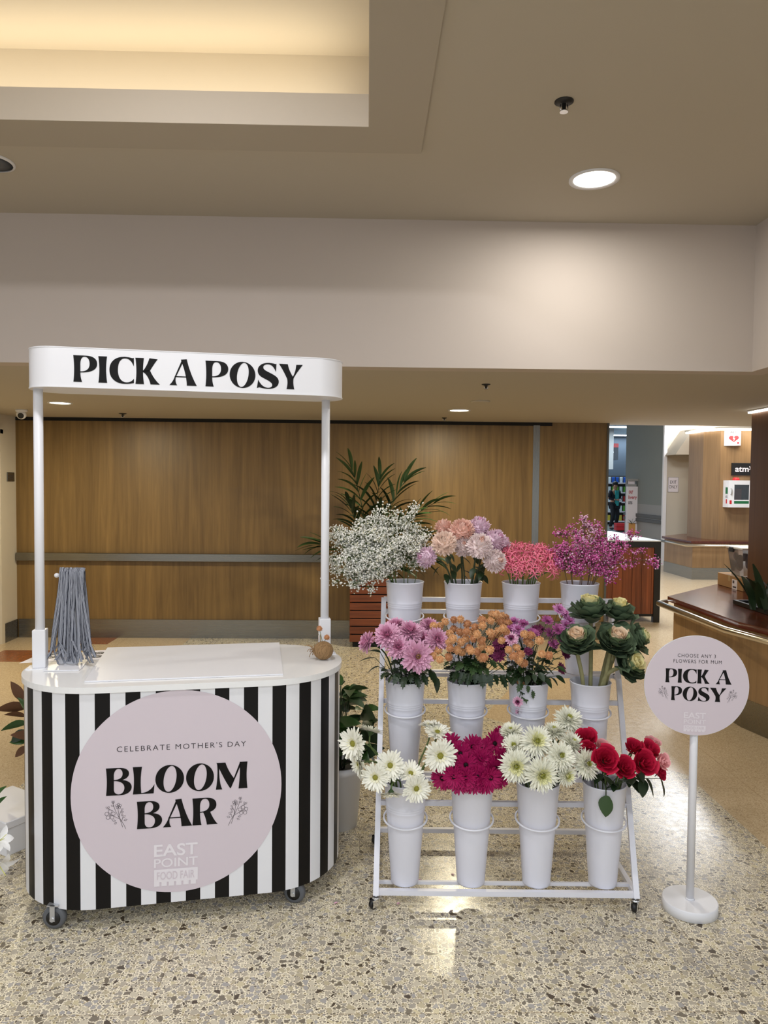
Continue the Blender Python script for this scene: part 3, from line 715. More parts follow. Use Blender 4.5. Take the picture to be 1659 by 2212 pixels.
def flower_print(mb, x, y, h, flip, fn):
    """line drawing of a flower sprig: foot at (x, y), height h"""
    s = -1 if flip else 1; w = h * 0.011
    L = lambda pts: line2d(mb, [(x + s * px * h, y + py * h) for px, py in pts], w, fn)
    def curve(p0, p1, p2, p3): L([tuple(q) for q in bez(Vector(p0), Vector(p1), Vector(p2), Vector(p3), 10)])
    curve((0, 0), (-.10, .3), (-.34, .5), (-.42, .95))
    curve((-.10, .06), (-.18, .3), (-.24, .5), (-.26, .78))
    curve((-.20, .36), (-.34, .44), (-.44, .50), (-.52, .53))
    def rose(cx, cy, r):
        for k in range(5):
            a = 2 * PI * k / 5 + .3
            L([(cx + r * .28 * math.cos(a) + r * .5 * math.cos(a) + r * .42 * math.cos(a + t), cy + r * .78 * math.sin(a) + r * .42 * math.sin(a + t)) for t in [2 * PI * j / 10 for j in range(11)]])
        L([(cx + r * .2 * math.cos(t), cy + r * .2 * math.sin(t)) for t in [2 * PI * j / 8 for j in range(9)]])
    rose(-.52, .53, .15); rose(-.24, .82, .085)
    def leaf(px, py, a, l):
        e = (px + l * math.cos(a), py + l * math.sin(a)); nx, ny = -math.sin(a) * l * .3, math.cos(a) * l * .3
        mxx, my = (px + e[0]) / 2, (py + e[1]) / 2
        L([(px, py), (mxx + nx, my + ny), e, (mxx - nx, my - ny), (px, py)])
    for q in ((-.42, .92, 1.9, .11), (-.42, .92, 1.2, .11), (-.40, .82, 2.6, .10), (-.58, .74, 2.4, .11), (-.58, .74, 1.3, .10), (-.15, .66, .9, .10), (-.16, .60, .1, .10), (-.10, .40, .7, .12), (-.06, .30, .3, .12), (-.12, .46, 1.6, .10), (-.34, .30, 2.9, .11), (-.30, .24, 3.6, .10)): leaf(*q)
    curve((-.42, .66), (-.50, .70), (-.54, .72), (-.58, .74)); curve((-.14, .25), (-.12, .34), (-.10, .38), (-.10, .42)); curve((-.24, .42), (-.20, .55), (-.17, .60), (-.15, .66))

def mall_logo(mb, x0, x1, z1, z2, z3, z4, z5, z6, fn, box_mi=0, hole_mi=1):
    """EAST / POINT / boxed FOOD FAIR"""
    plain_text(mb, 'EAST', x0, x1, z2, z1, fn, box_mi, bold=0.02)
    plain_text(mb, 'POINT', x0, x1, z4, z3, fn, box_mi, bold=0.012)
    h = z5 - z6
    mb.add([fn(x0, z6 + h * .24), fn(x1, z6 + h * .24), fn(x1, z5), fn(x0, z5)], [(0, 1, 2, 3)], box_mi)
    n = 6
    for k in range(n):
        a = x0 + (x1 - x0) * k / n; b = a + (x1 - x0) / n * .74
        mb.add([fn(a, z6), fn(b, z6), fn(b, z6 + h * .24), fn(a, z6 + h * .24)], [(0, 1, 2, 3)], box_mi)
    return mb

# ================================================================== FLOWER CART
CA = math.radians(9.8)
CART = thing('flower_cart', 'striped black and white flower cart on casters with a round lilac emblem', 'cart', (-0.708, 2.955, 0), CA)
CL, CD, CZB, CZT = 1.21, 0.60, 0.076, 0.855
cr = CD / 2; ch = CL / 2 - cr
per = 4 * ch + 2 * PI * cr
def cart_xy(s, off=0.0):
    """perimeter point of the stadium plan; s = 0 at the middle of the front"""
    s = (s + per / 2) % per - per / 2
    r = cr + off
    if abs(s) <= ch: return Vector((s, -r))
    sg = 1 if s > 0 else -1; q = abs(s) - ch
    if q <= PI * cr:
        t = q / cr; return Vector((sg * (ch + r * math.sin(t)), -r * math.cos(t)))
    q -= PI * cr
    return Vector((sg * (ch - q), r))
STR, W2 = 0.1025, 0.0256
edges = []
k0 = 0.033
N = int(per / STR)
stp = per / round(per / STR)
for k in range(round(per / STR)):
    cc = k0 + k * stp
    edges += [(cc - W2, cc + W2, 1), (cc + W2, cc + stp - W2, 0)]
body = MB()
for a, b_, mi in edges:
    n = 5
    for j in range(n):
        s0, s1 = a + (b_ - a) * j / n, a + (b_ - a) * (j + 1) / n
        p, q = cart_xy(s0), cart_xy(s1)
        body.add([(p.x, p.y, CZB), (q.x, q.y, CZB), (q.x, q.y, CZT), (p.x, p.y, CZT)], [(0, 1, 2, 3)], mi, True)
        p2, q2 = cart_xy(s0, -0.012), cart_xy(s1, -0.012)
        body.add([(p.x, p.y, CZB), (q.x, q.y, CZB), (q2.x, q2.y, CZB), (p2.x, p2.y, CZB)], [(3, 2, 1, 0)], 0)
body.obj('striped_body', [M_vinyl_white, M_vinyl_black], CART)
ring = [cart_xy(per * i / 120) for i in range(120)]
MB().prism([(p.x * 0.975, p.y * 0.95) for p in ring], CZB + 0.024, CZB + 0.04).obj('base_panel', M_white, CART)
rim = [cart_xy(per * i / 120, 0.008) for i in range(120)]
top = MB().prism([(p.x, p.y) for p in rim], CZT, CZT + 0.022)
top.obj('countertop', M_white_gloss, CART)
TZ = CZT + 0.022
# round emblem wrapped on the front
DC, DZ, DR = -0.018, 0.483, 0.370
em = MB(); na, nr = 96, 14
vs = []
for i in range(nr + 1):
    for j in range(na):
        a = 2 * PI * j / na; rr = DR * i / nr
        q = cart_xy(DC + rr * math.cos(a), 0.0012); vs.append((q.x, q.y, DZ + rr * math.sin(a)))
em.add(vs, [(i * na + j, i * na + (j + 1) % na, (i + 1) * na + (j + 1) % na, (i + 1) * na + j) for i in range(nr) for j in range(na)], 0, True)
EMB = em.obj('round_emblem', M_pink, CART)
def on_cart(s, z, off=0.0022):
    q = cart_xy(s, off); zz = z - 0.012 * (s + 0.018); return Vector((q.x, q.y, zz))
def on_cart2(s, z): return on_cart(s, z, 0.0032)
tx = MB()
display_text(tx, [('B', -.2664, -.1793), ('L', -.1752, -.1009), ('O', -.0979, .0018), ('O', .009, .1074), ('M', .1141, .2275)], .4815, .0990, on_cart)
display_text(tx, [('B', -.1618, -.0748), ('A', -.0729, .0303), ('R', .031, .1212)], .3545, .0995, on_cart)
plain_text(tx, "CELEBRATE MOTHER'S DAY", -.229, .2213, .638, .6575, on_cart, 0, -0.012, 1.25)
tx.obj('lettering', M_ink, EMB)
tx = MB()
flower_print(tx, -.2001, .3588, .102, False, on_cart); flower_print(tx, .159, .3455, .102, True, on_cart)
tx.obj('sprig_drawing', M_ink_soft, EMB)
lg = MB(); mall_logo(lg, -.1034, .0503, .2925, .2475, .2405, .2075, .2005, .1385, on_cart)
LOGO = lg.obj('mall_logo', mat('pale_logo_print', srgb(234, 228, 233), 0.42), EMB)
lg = MB(); plain_text(lg, 'FOOD FAIR', -.093, .0385, .1625, .1915, on_cart2, 0, 0.005); lg.obj('logo_lettering', M_pink, LOGO)
# casters
def cart_caster(x, y, turn):
    t = MB()
    c_ = bpy.data.objects.new('caster', None); COL.objects.link(c_); c_.parent = CART; c_.location = (x, y, 0); c_.rotation_euler = (0, 0, turn)
    Mw = Matrix.Translation((0, 0.02, 0.042)) @ Matrix.Rotation(PI / 2, 4, 'Y')
    MB().lathe([(0.024, -0.014), (0.034, -0.014), (0.0415, -0.008), (0.0415, 0.008), (0.034, 0.014), (0.024, 0.014)], 28, M=Mw).obj('tyre', M_rubber, c_)
    MB().lathe([(0.006, -0.017), (0.026, -0.015), (0.026, 0.015), (0.006, 0.017)], 20, M=Mw).obj('hub', M_black, c_)
    f = MB().box(-0.022, -0.018, 0.011, 0.029, 0.034, 0.092).box(0.018, 0.022, 0.011, 0.029, 0.034, 0.092).box(-0.022, 0.022, 0.0, 0.04, 0.088, 0.092)
    f.lathe([(0.008, -0.026), (0.008, 0.026)], 12, M=Mw)
    f.obj('fork', M_chrome if False else mat('zinc_fork', (0.6, 0.61, 0.63), 0.35, 0.8), c_)
for x, y, tn in ((-0.43, -0.262, 1.35), (0.425, -0.255, 1.15), (-0.43, 0.22, 1.3), (0.43, 0.22, 1.2)): cart_caster(x, y, tn)
# posts, sockets and canopy sign
LX, RX = -0.560, 0.555
for x, y in ((LX, 0.02), (RX, 0.10)):
    p = MB().lathe([(0.0175, 0), (0.0175, 1.955 - TZ)], 20).obj('post', M_white, CART, (x, y, TZ))
    MB().bbox(-0.024, 0.024, -0.024, 0.024, 0.003, 0.150, 0.002).box(-0.046, 0.046, -0.034, 0.034, 0, 0.003).lathe([(0.004, 0.003), (0.004, 0.006)], 8, c=(-0.037, -0.026, 0)).lathe([(0.004, 0.003), (0.004, 0.006)], 8, c=(0.037, -0.026, 0)).obj('post_socket', M_white, p)
CZ0, CZ1 = 1.952, 2.102
cax = math.radians(0.9)
cv = thing('tmp', '', '')
Mc = Matrix.Translation((0.011, 0.048, 0)) @ Matrix.Rotation(math.radians(0.7), 4, 'Z')
r2, h2 = 0.11, 1.21 / 2 - 0.11
pl = [(h2 + r2 * math.cos(a), r2 * math.sin(a)) for a in [-PI / 2 + PI * k / 24 for k in range(25)]] + [(-h2 - r2 * math.cos(a), -r2 * math.sin(a)) for a in [-PI / 2 + PI * k / 24 for k in range(25)]]
bpy.data.objects.remove(cv)
sg = MB(); nn_ = len(pl)
sg.add([(x, y, CZ0 + 0.004) for x, y in pl] + [(x, y, CZ1 - 0.002) for x, y in pl], [(i, (i + 1) % nn_, nn_ + (i + 1) % nn_, nn_ + i) for i in range(nn_)], 0, True)
sg.add([(x, y, CZ0 + 0.004) for x, y in pl], [tuple(range(nn_))[::-1]]).add([(x, y, CZ1 - 0.002) for x, y in pl], [tuple(range(nn_))])
SGN = sg.obj('canopy_sign', M_vinyl_white, CART, M=Mc)
pl2 = [(x * 1.003, y * 1.012) for x, y in pl]
MB().prism(pl2, CZ0, CZ0 + 0.004).prism(pl2, CZ1 - 0.002, CZ1 + 0.001).obj('sign_edge', M_white, SGN)
tx = MB()
display_text(tx, [('P', -.4267, -.3422), ('I', -.3381, -.3067), ('C', -.2987, -.2101), ('K', -.2047, -.1147), ('A', -.0806, .0221), ('P', .0546, .1411), ('O', .1463, .2455), ('S', .2513, .3368), ('Y', .3371, .4312)], 1.9735, .099, lambda x, y: Vector((x, -r2 - 0.0012, y)))
tx.obj('lettering', M_ink, SGN)

# loose things on the cart
Rc = CART.matrix_basis
CM = Matrix.Translation((-0.708, 2.955, 0)) @ Matrix.Rotation(CA, 4, 'Z')
bd = MB().prism([(-1.012, 2.664), (-0.312, 2.775), (-0.392, 3.33), (-1.12, 3.21)], TZ + 0.0008, TZ + 0.0055)
tag(bd.obj('foam_board', M_white), 'large flat white foam board lying on the cart top', 'board')
def sticker_sheet(corners, label, z, dots):
    t = thing('sticker_sheet', label, 'sheet', (corners[0][0], corners[0][1], z), group='sticker sheets on the cart')
    o = Vector(corners[0])
    MB().prism([(x - o.x, y - o.y) for x, y in corners], 0, 0.0006).obj('backing_paper', M_print_white, t)
    for dx, dy in dots:
        d = MB().lathe([(0.0235, 0.0006), (0.0235, 0.001)], 28, c=(dx - o.x, dy - o.y, 0)).obj('sticker', M_ink, t)
        q = MB()
        for k, (wd, hh) in enumerate(((0.026, 0.009), (0.020, 0.009))):
            plain_text(q, ('BLOOM', 'BAR')[k], -wd / 2, wd / 2, 0.003 - k * 0.013, 0.003 - k * 0.013 + hh, lambda x, y: Vector((dx - o.x + x, dy - o.y + y, 0.0012)), 0, 0.01)
        q.obj('lettering', M_print_white, d)
sticker_sheet([(-1.17, 3.00), (-1.03, 3.03), (-1.06, 3.20), (-1.17, 3.17)], 'sticker sheet with two round black stickers right of the ribbons', TZ + 0.0003, [(-1.125, 3.125), (-1.112, 3.062)])
sticker_sheet([(-1.375, 2.945), (-1.24, 2.985), (-1.25, 3.15), (-1.36, 3.12)], 'sticker sheet jutting over the cart edge behind the left post', TZ + 0.0003, [(-1.312, 3.105), (-1.296, 3.045)])
# stand with ribbons
RZ = TZ + 0.001
t = thing('ribbon_stand', 'white upright stand on a flat base holding the striped ribbons', 'stand', (-1.157, 2.93, RZ))
MB().prism([(-0.068, -0.115), (0.062, -0.103), (0.060, -0.065), (0.03, 0.085), (-0.06, 0.075)], 0, 0.004).obj('base_plate', M_white, t)
up = MB().prism([(-0.056, 0.0), (0.018, 0.0), (0.018, 0.37), (-0.038, 0.37)], -0.004, 0.004, M=Matrix.Rotation(PI / 2, 4, 'X') @ Matrix.Translation((0, 0.004, 0)))
up.obj('upright_board', M_white, t)
MB().tube([(-0.062, 0, 0.352), (0.03, 0, 0.352)], 0.007, 12).ball((-0.062, 0, 0.352), 0.0095, 12, 8).ball((-0.045, 0, 0.352), 0.0075, 12, 8).obj('peg', M_white, t)
rl = random.Random(5)
base = Vector((-1.157, 2.93, RZ))
for k in range(66):
    n = 14; f = k % 2; u_ = (k // 2) / 32.0
    xt = -0.042 + 0.088 * u_ + rl.uniform(-0.004, 0.004)
    yf = -1 if rl.random() < 0.72 else 1
    xb = xt * 1.6 + rl.uniform(-0.022, 0.022) + 0.006
    yb = yf * rl.uniform(0.010, 0.045)
    zend = rl.uniform(0.008, 0.06)
    pts = []
    out = rl.uniform(0.0, 0.03) * (1 if rl.random() < .6 else -1)
    wob = rl.uniform(0, 6)
    for i in range(n + 1):
        s = i / n
        z = 0.368 + (zend - 0.368) * s
        x = xt + (xb - xt) * s ** 1.5 + math.sin(s * 5 + wob) * 0.003
        y = yf * 0.010 + (yb - yf * 0.01) * s ** 1.2 - 0.004 * (k % 3)
        if s > 0.86: x += out * (s - 0.86) / 0.14; 
        pts.append(Vector((x, y, z)))
    pts.insert(0, Vector((xt, 0.0, 0.379 + rl.uniform(0, .006))))
    w = 0.0092; mb = MB(); tw = rl.uniform(-0.5, 0.5); tw2 = rl.uniform(-0.7, 0.7)
    cols = (0, 1, 0, 1, 0, 1, 0); vs = []
    for i, p in enumerate(pts):
        a = tw + tw2 * i / n; d = Vector((math.cos(a), math.sin(a), 0))
        vs += [p + d * w * (j / 7 - 0.5) for j in range(8)]
    for j in range(7):
        mb.add([v for i in range(len(pts)) for v in (vs[8 * i + j], vs[8 * i + j + 1])], [(2 * i, 2 * i + 1, 2 * i + 3, 2 * i + 2) for i in range(len(pts) - 1)], cols[j], True)
    tag(mb.obj('striped_ribbon', [M_navy, M_cloth_white], None, base), 'navy and white striped ribbon in the bundle hung over the white stand', 'ribbon', 'striped ribbons on the stand')
# ball of twine with a tiny vase
tc_ = Vector((-0.176, 3.03, TZ + 0.030))
t = thing('twine_ball', 'brown ball of jute twine at the right end of the cart top', 'twine', (tc_.x, tc_.y, TZ))
tb = MB()
for k in range(26):
    a = rl.uniform(0, PI); nrm = Vector((math.cos(a), math.sin(a), rl.uniform(-0.5, 0.5))).normalized()
    e1 = nrm.orthogonal().normalized(); e2 = nrm.cross(e1); rr = 0.0385
    off = rl.uniform(-0.012, 0.012)
    pts = [Vector((0, 0, 0.037)) + nrm * off + (e1 * math.cos(q) + e2 * math.sin(q)) * math.sqrt(rr * rr - off * off) for q in [2 * PI * i / 26 for i in range(26)]]
    pts = [Vector((p.x, p.y, 0.037 + (p.z - 0.037) * 0.93)) for p in pts]
    tb.tube(pts, 0.0024, 5, closed=True)
tb.ball((0, 0, 0.037), 0.038, 18, 12, 0, (1, 1, 0.93)).obj('wound_ball', M_jute, t)
fr = MB()
for k in range(16):
    a = rl.uniform(-0.9, 0.9) + PI; e = Vector((math.cos(a) * rl.uniform(.045, .075), math.sin(a) * .03 - 0.01, rl.uniform(0.004, 0.06)))
    fr.tube(bez(Vector((-0.03, -0.012, 0.03)), Vector((-0.045, -0.012, 0.05)), e * 0.9 + Vector((0, 0, 0.02)), e, 5), 0.0012, 4)
fr.obj('frayed_ends', M_jute, t)
M_orange_petal = mat('apricot_petal', srgb(222, 172, 122), 0.6, var=0.10, vscale=60)
M_orange_deep = mat('burnt_apricot_petal', srgb(204, 148, 104), 0.6, var=0.10, vscale=60)

# ================================================================== ROUND STAND SIGN
SA = math.radians(8)
ST = thing('sign_stand', 'white floor sign stand with a round lilac PICK A POSY panel', 'sign', (1.235, 2.725, 0), -SA)
MB().lathe([(0.095, 0), (0.100, 0.002), (0.100, 0.037), (0.097, 0.040)], 64).obj('round_base', M_white, ST)
MB().lathe([(0.0145, 0.04), (0.0145, 0.95)], 24).lathe([(0.017, 0.04), (0.0145, 0.046)], 24).obj('pole', M_white, ST)
dx, dz, dr, dy = -0.003, 0.862, 0.187, -0.022
Md = Matrix.Translation((dx, dy, dz)) @ Matrix.Rotation(PI / 2, 4, 'X')
DSK = MB().lathe([(dr, -0.003), (dr, 0.003)], 96, M=Md).lathe([(0.02, -0.012), (0.02, -0.003)], 12, M=Md).obj('round_panel', M_white, ST)
MB().lathe([(dr - 0.001, 0.0031), (dr - 0.001, 0.0036)], 96, M=Md).obj('panel_print', M_pink, DSK)
fn = lambda x, y: Vector((dx - 0.0075 + x, dy - 0.0042, dz + 0.012 + y))
fn2 = lambda x, y: Vector((dx - 0.0075 + x, dy - 0.0047, dz + 0.012 + y))
tx = MB()
display_text(tx, [('P', -.104, -.0625), ('I', -.06, -.045), ('C', -.0415, .0008 + .006), ('K', .0098, .0544), ('A', .0752, .1321)], -.003, .0525, fn)
display_text(tx, [('P', -.082, -.0435), ('O', -.041, .0108), ('S', .0133, .0554), ('Y', .0554, .114)], -.0695, .0525, fn)
plain_text(tx, 'CHOOSE ANY 3', -.0617, .0738, .0935, .1065, fn, 0, -0.008, 1.2)
plain_text(tx, 'FLOWERS FOR MUM', -.0763, .0951, .0722, .0852, fn, 0, -0.008, 1.2)
tx.obj('lettering', M_ink, DSK)
tx = MB(); flower_print(tx, -.0945, -.067, .049, False, fn); flower_print(tx, .1185, -.0715, .049, True, fn); tx.obj('sprig_drawing', M_ink_soft, DSK)
lg = MB(); mall_logo(lg, -.035, .044, -.1125, -.1355, -.1395, -.156, -.162, -.185, fn)
LG2 = lg.obj('mall_logo', mat('pale_logo_print_small', srgb(230, 222, 228), 0.42), DSK)
lg = MB(); plain_text(lg, 'FOOD FAIR', -.030, .039, -.1765, -.1655, fn2, 0, 0.005); lg.obj('logo_lettering', M_pink, LG2)

# ================================================================== SIGNS ON THE FAR KIOSK
def flat_sign(name, label, cat, x0, x1, y, z0, z1, m, depth=0.01):
    t = thing(name, label, cat, (x0, y, z0))
    MB().bbox(0, x1 - x0, -depth, 0, 0, z1 - z0, 0.002).obj('panel', m, t)
    return t, (lambda x, z: Vector((x, -depth - 0.001, z)))
e0, e1 = P(1442.5, 1063, 14.98), P(1466, 1031, 14.98)
t, f = flat_sign('exit_notice', 'small white EXIT ONLY notice on the cream wall', 'sign', e0.x, e1.x, 14.988, e0.z, e1.z, M_print_white)
w_, h_ = e1.x - e0.x, e1.z - e0.z
q = MB(); plain_text(q, 'EXIT', w_ * .2, w_ * .8, h_ * .57, h_ * .78, f, 0, .0); plain_text(q, 'ONLY', w_ * .1, w_ * .9, h_ * .25, h_ * .46, f, 0, .0)
q.obj('lettering', M_ink, t)
q = MB()
for a in ((0, .03, 0, 1), (.97, 1, 0, 1), (0, 1, 0, .02), (0, 1, .98, 1)): q.box(w_ * a[0], w_ * a[1], -0.012, -0.01, h_ * a[2], h_ * a[3])
q.obj('border', M_grey_low, t)
PY = 12.948
a0, a1 = P(1579, 1027, PY), P(1626, 1000.5, PY)
t, f = flat_sign('cash_machine_sign', 'black cash machine sign with white letters on the far pillar', 'sign', a0.x, a1.x, PY, a0.z, a1.z, M_black, 0.03)
w_, h_ = a1.x - a0.x, a1.z - a0.z
q = MB(); plain_text(q, 'atm', w_ * .15, w_ * .78, h_ * .28, h_ * .70, f, 0, .02); plain_text(q, 'x', w_ * .79, w_ * .94, h_ * .45, h_ * .74, f, 0, .02)
q.obj('lettering', M_print_white, t)
M_red = mat('red_print', srgb(196, 30, 36), 0.5); M_green = mat('green_print', srgb(24, 104, 62), 0.5)
# projecting AED sign
a0, a1 = P(1564, 963, PY), P(1601, 929, PY)
t = thing('defibrillator_sign', 'white folded AED sign with a red heart near the pillar top', 'sign', (a0.x, PY, a0.z))
w_, h_ = a1.x - a0.x, a1.z - a0.z; ad = 0.16; am = w_ * 0.72
MB().prism([(0, 0), (am, -ad), (w_, 0)], 0, h_).obj('folded_panel', M_print_white, t)
def fold(x, z): return Vector((x, -ad * x / am - 0.003 if x <= am else -ad * (w_ - x) / (w_ - am) - 0.003, z))
def heart(mb, fn_, cx, cz, s, mi=0):
    pts = [(cx + s * 0.062 * 16 * math.sin(a) ** 3 / 1, cz + s * 0.062 * (13 * math.cos(a) - 5 * math.cos(2 * a) - 2 * math.cos(3 * a) - math.cos(4 * a))) for a in [2 * PI * k / 40 for k in range(40)]]
    mb.add([fn_(cx, cz)] + [fn_(*p) for p in pts], [(0, 1 + (k + 1) % 40, 1 + k) for k in range(40)], mi)
q = MB(); heart(q, fold, am * .58, h_ * .44, h_ * .24); heart(q, fold, am + (w_ - am) * .55, h_ * .44, h_ * .07)
q.box(am * .78, am * .88, -ad * .9, -ad * .84, h_ * .1, h_ * .22)
hrt = q.obj('heart', M_red, t)
q = MB()
bolt = [(.02, .5), (-.12, -.05), (.0, -.02), (-.04, -.5), (.14, .08), (.02, .06)]
fz = lambda x, z: fold(x, z) + Vector((0, -0.003, 0))
q.add([fz(am * .58 + x * h_ * .4, h_ * .43 + y * h_ * .36) for x, y in bolt], [(0, 1, 2), (0, 2, 5), (5, 2, 4), (2, 3, 4)])
q.obj('bolt', M_print_white, hrt)
q = MB(); plain_text(q, 'AED', am * .34, am * .84, h_ * .76, h_ * .90, fold, 0, .01); plain_text(q, 'A', am + (w_ - am) * .3, am + (w_ - am) * .75, h_ * .76, h_ * .9, fold, 0, .01); q.obj('lettering', M_ink_soft, t)
# AED cabinet
a0, a1 = P(1573, 1096, PY - .2), P(1626, 1038, PY - .2)
w_, h_, dd = a1.x - a0.x, a1.z - a0.z, 0.2
t = thing('defibrillator_cabinet', 'white defibrillator cabinet with a window and red beacon on the far pillar', 'cabinet', (a0.x, PY, a0.z))
fr_ = MB().box(0, w_, -dd + .02, 0, 0, .02).box(0, w_, -dd + .02, 0, h_ - .02, h_).box(0, .02, -dd + .02, 0, .02, h_ - .02).box(w_ - .02, w_, -dd + .02, 0, .02, h_ - .02).box(.02, w_ - .02, -.02, 0, .02, h_ - .02)
fr_.obj('cabinet_body', M_white, t)
wx0, wx1, wz0, wz1 = w_ * .24, w_ * .86, h_ * .28, h_ * .84
dr_ = MB().box(0, wx0, -dd, -dd + .02, 0, h_).box(wx1, w_, -dd, -dd + .02, 0, h_).box(wx0, wx1, -dd, -dd + .02, 0, wz0).box(wx0, wx1, -dd, -dd + .02, wz1, h_).obj('door', M_white, t)
M_pane = mat('clear_glass', (1, 1, 1), 0.02, trans=1.0)
MB().box(wx0, wx1, -dd + .006, -dd + .012, wz0, wz1).obj('window_pane', M_pane, dr_)
MB().tube([(w_ * .1, -dd - .001, h_ * .48), (w_ * .1, -dd - .025, h_ * .5), (w_ * .1, -dd - .025, h_ * .68), (w_ * .1, -dd - .001, h_ * .7)], .008, 8).obj('handle', M_grey_low, dr_)
q = MB().box(wx0, wx1, -dd - .002, -dd, h_ * .14, h_ * .24); q.obj('green_label', M_green, dr_); MB().box(-.002, 0, -dd * .85, -dd * .45, h_ * .5, h_ * .74).obj('green_label', M_green, t)
q = MB().box(w_ * .05, w_ * .14, -dd - .002, -dd, h_ * .12, h_ * .26); q.obj('red_label', M_red, dr_); MB().box(-.002, 0, -dd * .75, -dd * .55, h_ * .14, h_ * .3).obj('red_label', M_red, t)
q = MB(); plain_text(q, 'AED', -dd * .85, -dd * .45, h_ * .35, h_ * .44, lambda x, z: Vector((-.002, -x - dd * 1.3, z)), 0, 0); q.obj('lettering', M_ink_soft, dr_)
MB().lathe([(.06, 0), (.06, .02), (.04, .05)], 18, c=(w_ * .42, -dd * .5, h_)).obj('beacon', M_red, t)
tag(MB().bbox(0, .15, 0, .08, 0, .22, .01).box(.02, .10, -.004, 0, .03, .12, 0).obj('defibrillator', mat('orange_plastic', srgb(222, 96, 40), .4), None, (a0.x + wx0 + .02, PY - .13, a0.z + wz0 - .02)), 'orange defibrillator unit inside the white cabinet', 'defibrillator')
# wall pot
a0 = P(1510, 1126, 14.9)
t = thing('wall_planter', 'small white pot with drooping dark leaves on the cream wall', 'plant', (a0.x + .12, 14.9, a0.z))
MB().bbox(-.14, .16, -.09, .098, 0, .09, .01).obj('pot', M_white, t)
for k, (a, b, l) in enumerate(((-.5, .9, .34), (.5, 1.0, .36), (-.15, 1, .30), (.8, .7, .34), (.2, 1, .4))):
    q = MB(); blade(q, (.02 + .03 * k, 0, .07), (a, -.1, b), l, .09, 1.9); q.obj('leaf', M_leaf_dark, t)

# ================================================================== BLACK FRAMED COUNTER BOX AND PALM PLANTER
t = thing('slatted_counter', 'dark slatted timber counter box with black frame and white top', 'counter', (1.9, 8.6, 0))
bx = 1.553
fr_ = MB().box(bx - .075, bx, 0, .06, 0, .955).box(0, .06, 0, .06, 0, .955).box(.06, bx - .075, 0, .06, .885, .955).box(bx - .075, bx, 1.7, 1.76, 0, .955).box(0, .06, 1.7, 1.76, 0, .955).box(bx - .06, bx, .06, 1.7, .885, .955).box(0, .06, .06, 1.7, .885, .955).box(.06, bx - .075, .01, .05, .07, .10)
fr_.obj('frame', M_black, t)
x = .062
while x < bx - .08:
    MB().box(x, min(x + .112, bx - .0755), .012, .03, .10, .885).obj('slat', M_slat_v, t); x += .116
MB().box(bx - .05, bx - .03, .06, 1.7, .10, .885).box(.06, .08, .06, 1.7, .1, .885).box(.06, bx - .08, .04, .05, .1, .885).obj('side_panel', M_slat, t)
MB().box(0.003, bx - .003, .003, 1.757, .955, .968).obj('counter_top', M_white_gloss, t)
t = thing('palm_planter', 'square planter of dark red horizontal slats against the oak wall', 'planter', (-0.164, 7.2, 0))
PWX = .385
for k in range(8):
    z = .055 + k * .0785
    MB().bbox(0, PWX, 0, .375, z, z + .068, .003).obj('slat', M_slat, t)
MB().box(.03, PWX - .03, .03, .345, 0, .055).box(.02, PWX - .02, .015, .36, .055, .67).obj('liner', M_dark, t)
MB().box(.025, PWX - .025, .02, .355, .67, .675).obj('soil', M_dark, t)
# palm
PB = Vector((0.03, 7.30, .675))
t = thing('potted_palm', 'dark green palm in the slatted planter behind the white cloud flowers', 'palm', PB)
fronds = [((-.13, -.12, 1), 1.10, .35, 8), ((.08, -.06, 1), .98, .2, 7), ((.27, -.10, 1), 1.02, .35, 7), ((.48, -.14, .92), .98, .8, 7), ((.62, -.2, .62), .80, .7, 5), ((.75, -.25, .40), .62, .5, 4), ((-.52, -.15, .62), .58, .9, 5), ((.12, -.28, .9), .72, .4, 5), ((-.16, -.22, .95), .80, .45, 6), ((.36, -.2, .8), .72, .5, 5), ((.0, -.3, .8), .62, .5, 4)]
for k, (d, L, dr, i0) in enumerate(fronds):
    fr_ = bpy.data.objects.new('frond', None); COL.objects.link(fr_); fr_.parent = t
    d = Vector(d).normalized(); pts = [Vector((rnd.uniform(-.03, .03), rnd.uniform(-.05, .01), 0))]; dirs = [d]; n = 14
    for i in range(n):
        pts.append(pts[-1] + d * (L / n)); ax = d.cross(Vector((0, 0, -1)))
        if ax.length > 1e-3: d = Quaternion(ax.normalized(), dr * (i / n) * 1.8 / n) @ d
        dirs.append(d.copy())
    MB().tube(pts, [.008 - .0004 * i for i in range(n + 1)], 6).obj('rachis', M_stem_dark, fr_)
    lf = MB()
    for i in range(i0, n + 1):
        for sd in (-1, 1):
            sdv = Vector((1, -.25, 0)) if abs(d.x) < .75 else dirs[i].cross(Vector((0, 1, .2))).normalized()
            f = (i - i0) / (n - i0)
            ld = (dirs[i] * (.75 + .5 * f) + sdv * sd * (.75 - .45 * f) + Vector((0, rnd.uniform(-.25, .05), rnd.uniform(-.1, .2)))).normalized()
            blade(lf, pts[i], ld, rnd.uniform(.24, .34) * (1 - .25 * abs(f - .4)), .036, rnd.uniform(.35, 1.0), rnd.uniform(-.8, .8), n=6)
    lf.obj('leaflets', M_leaf_dark if k % 3 else M_leaf, fr_)

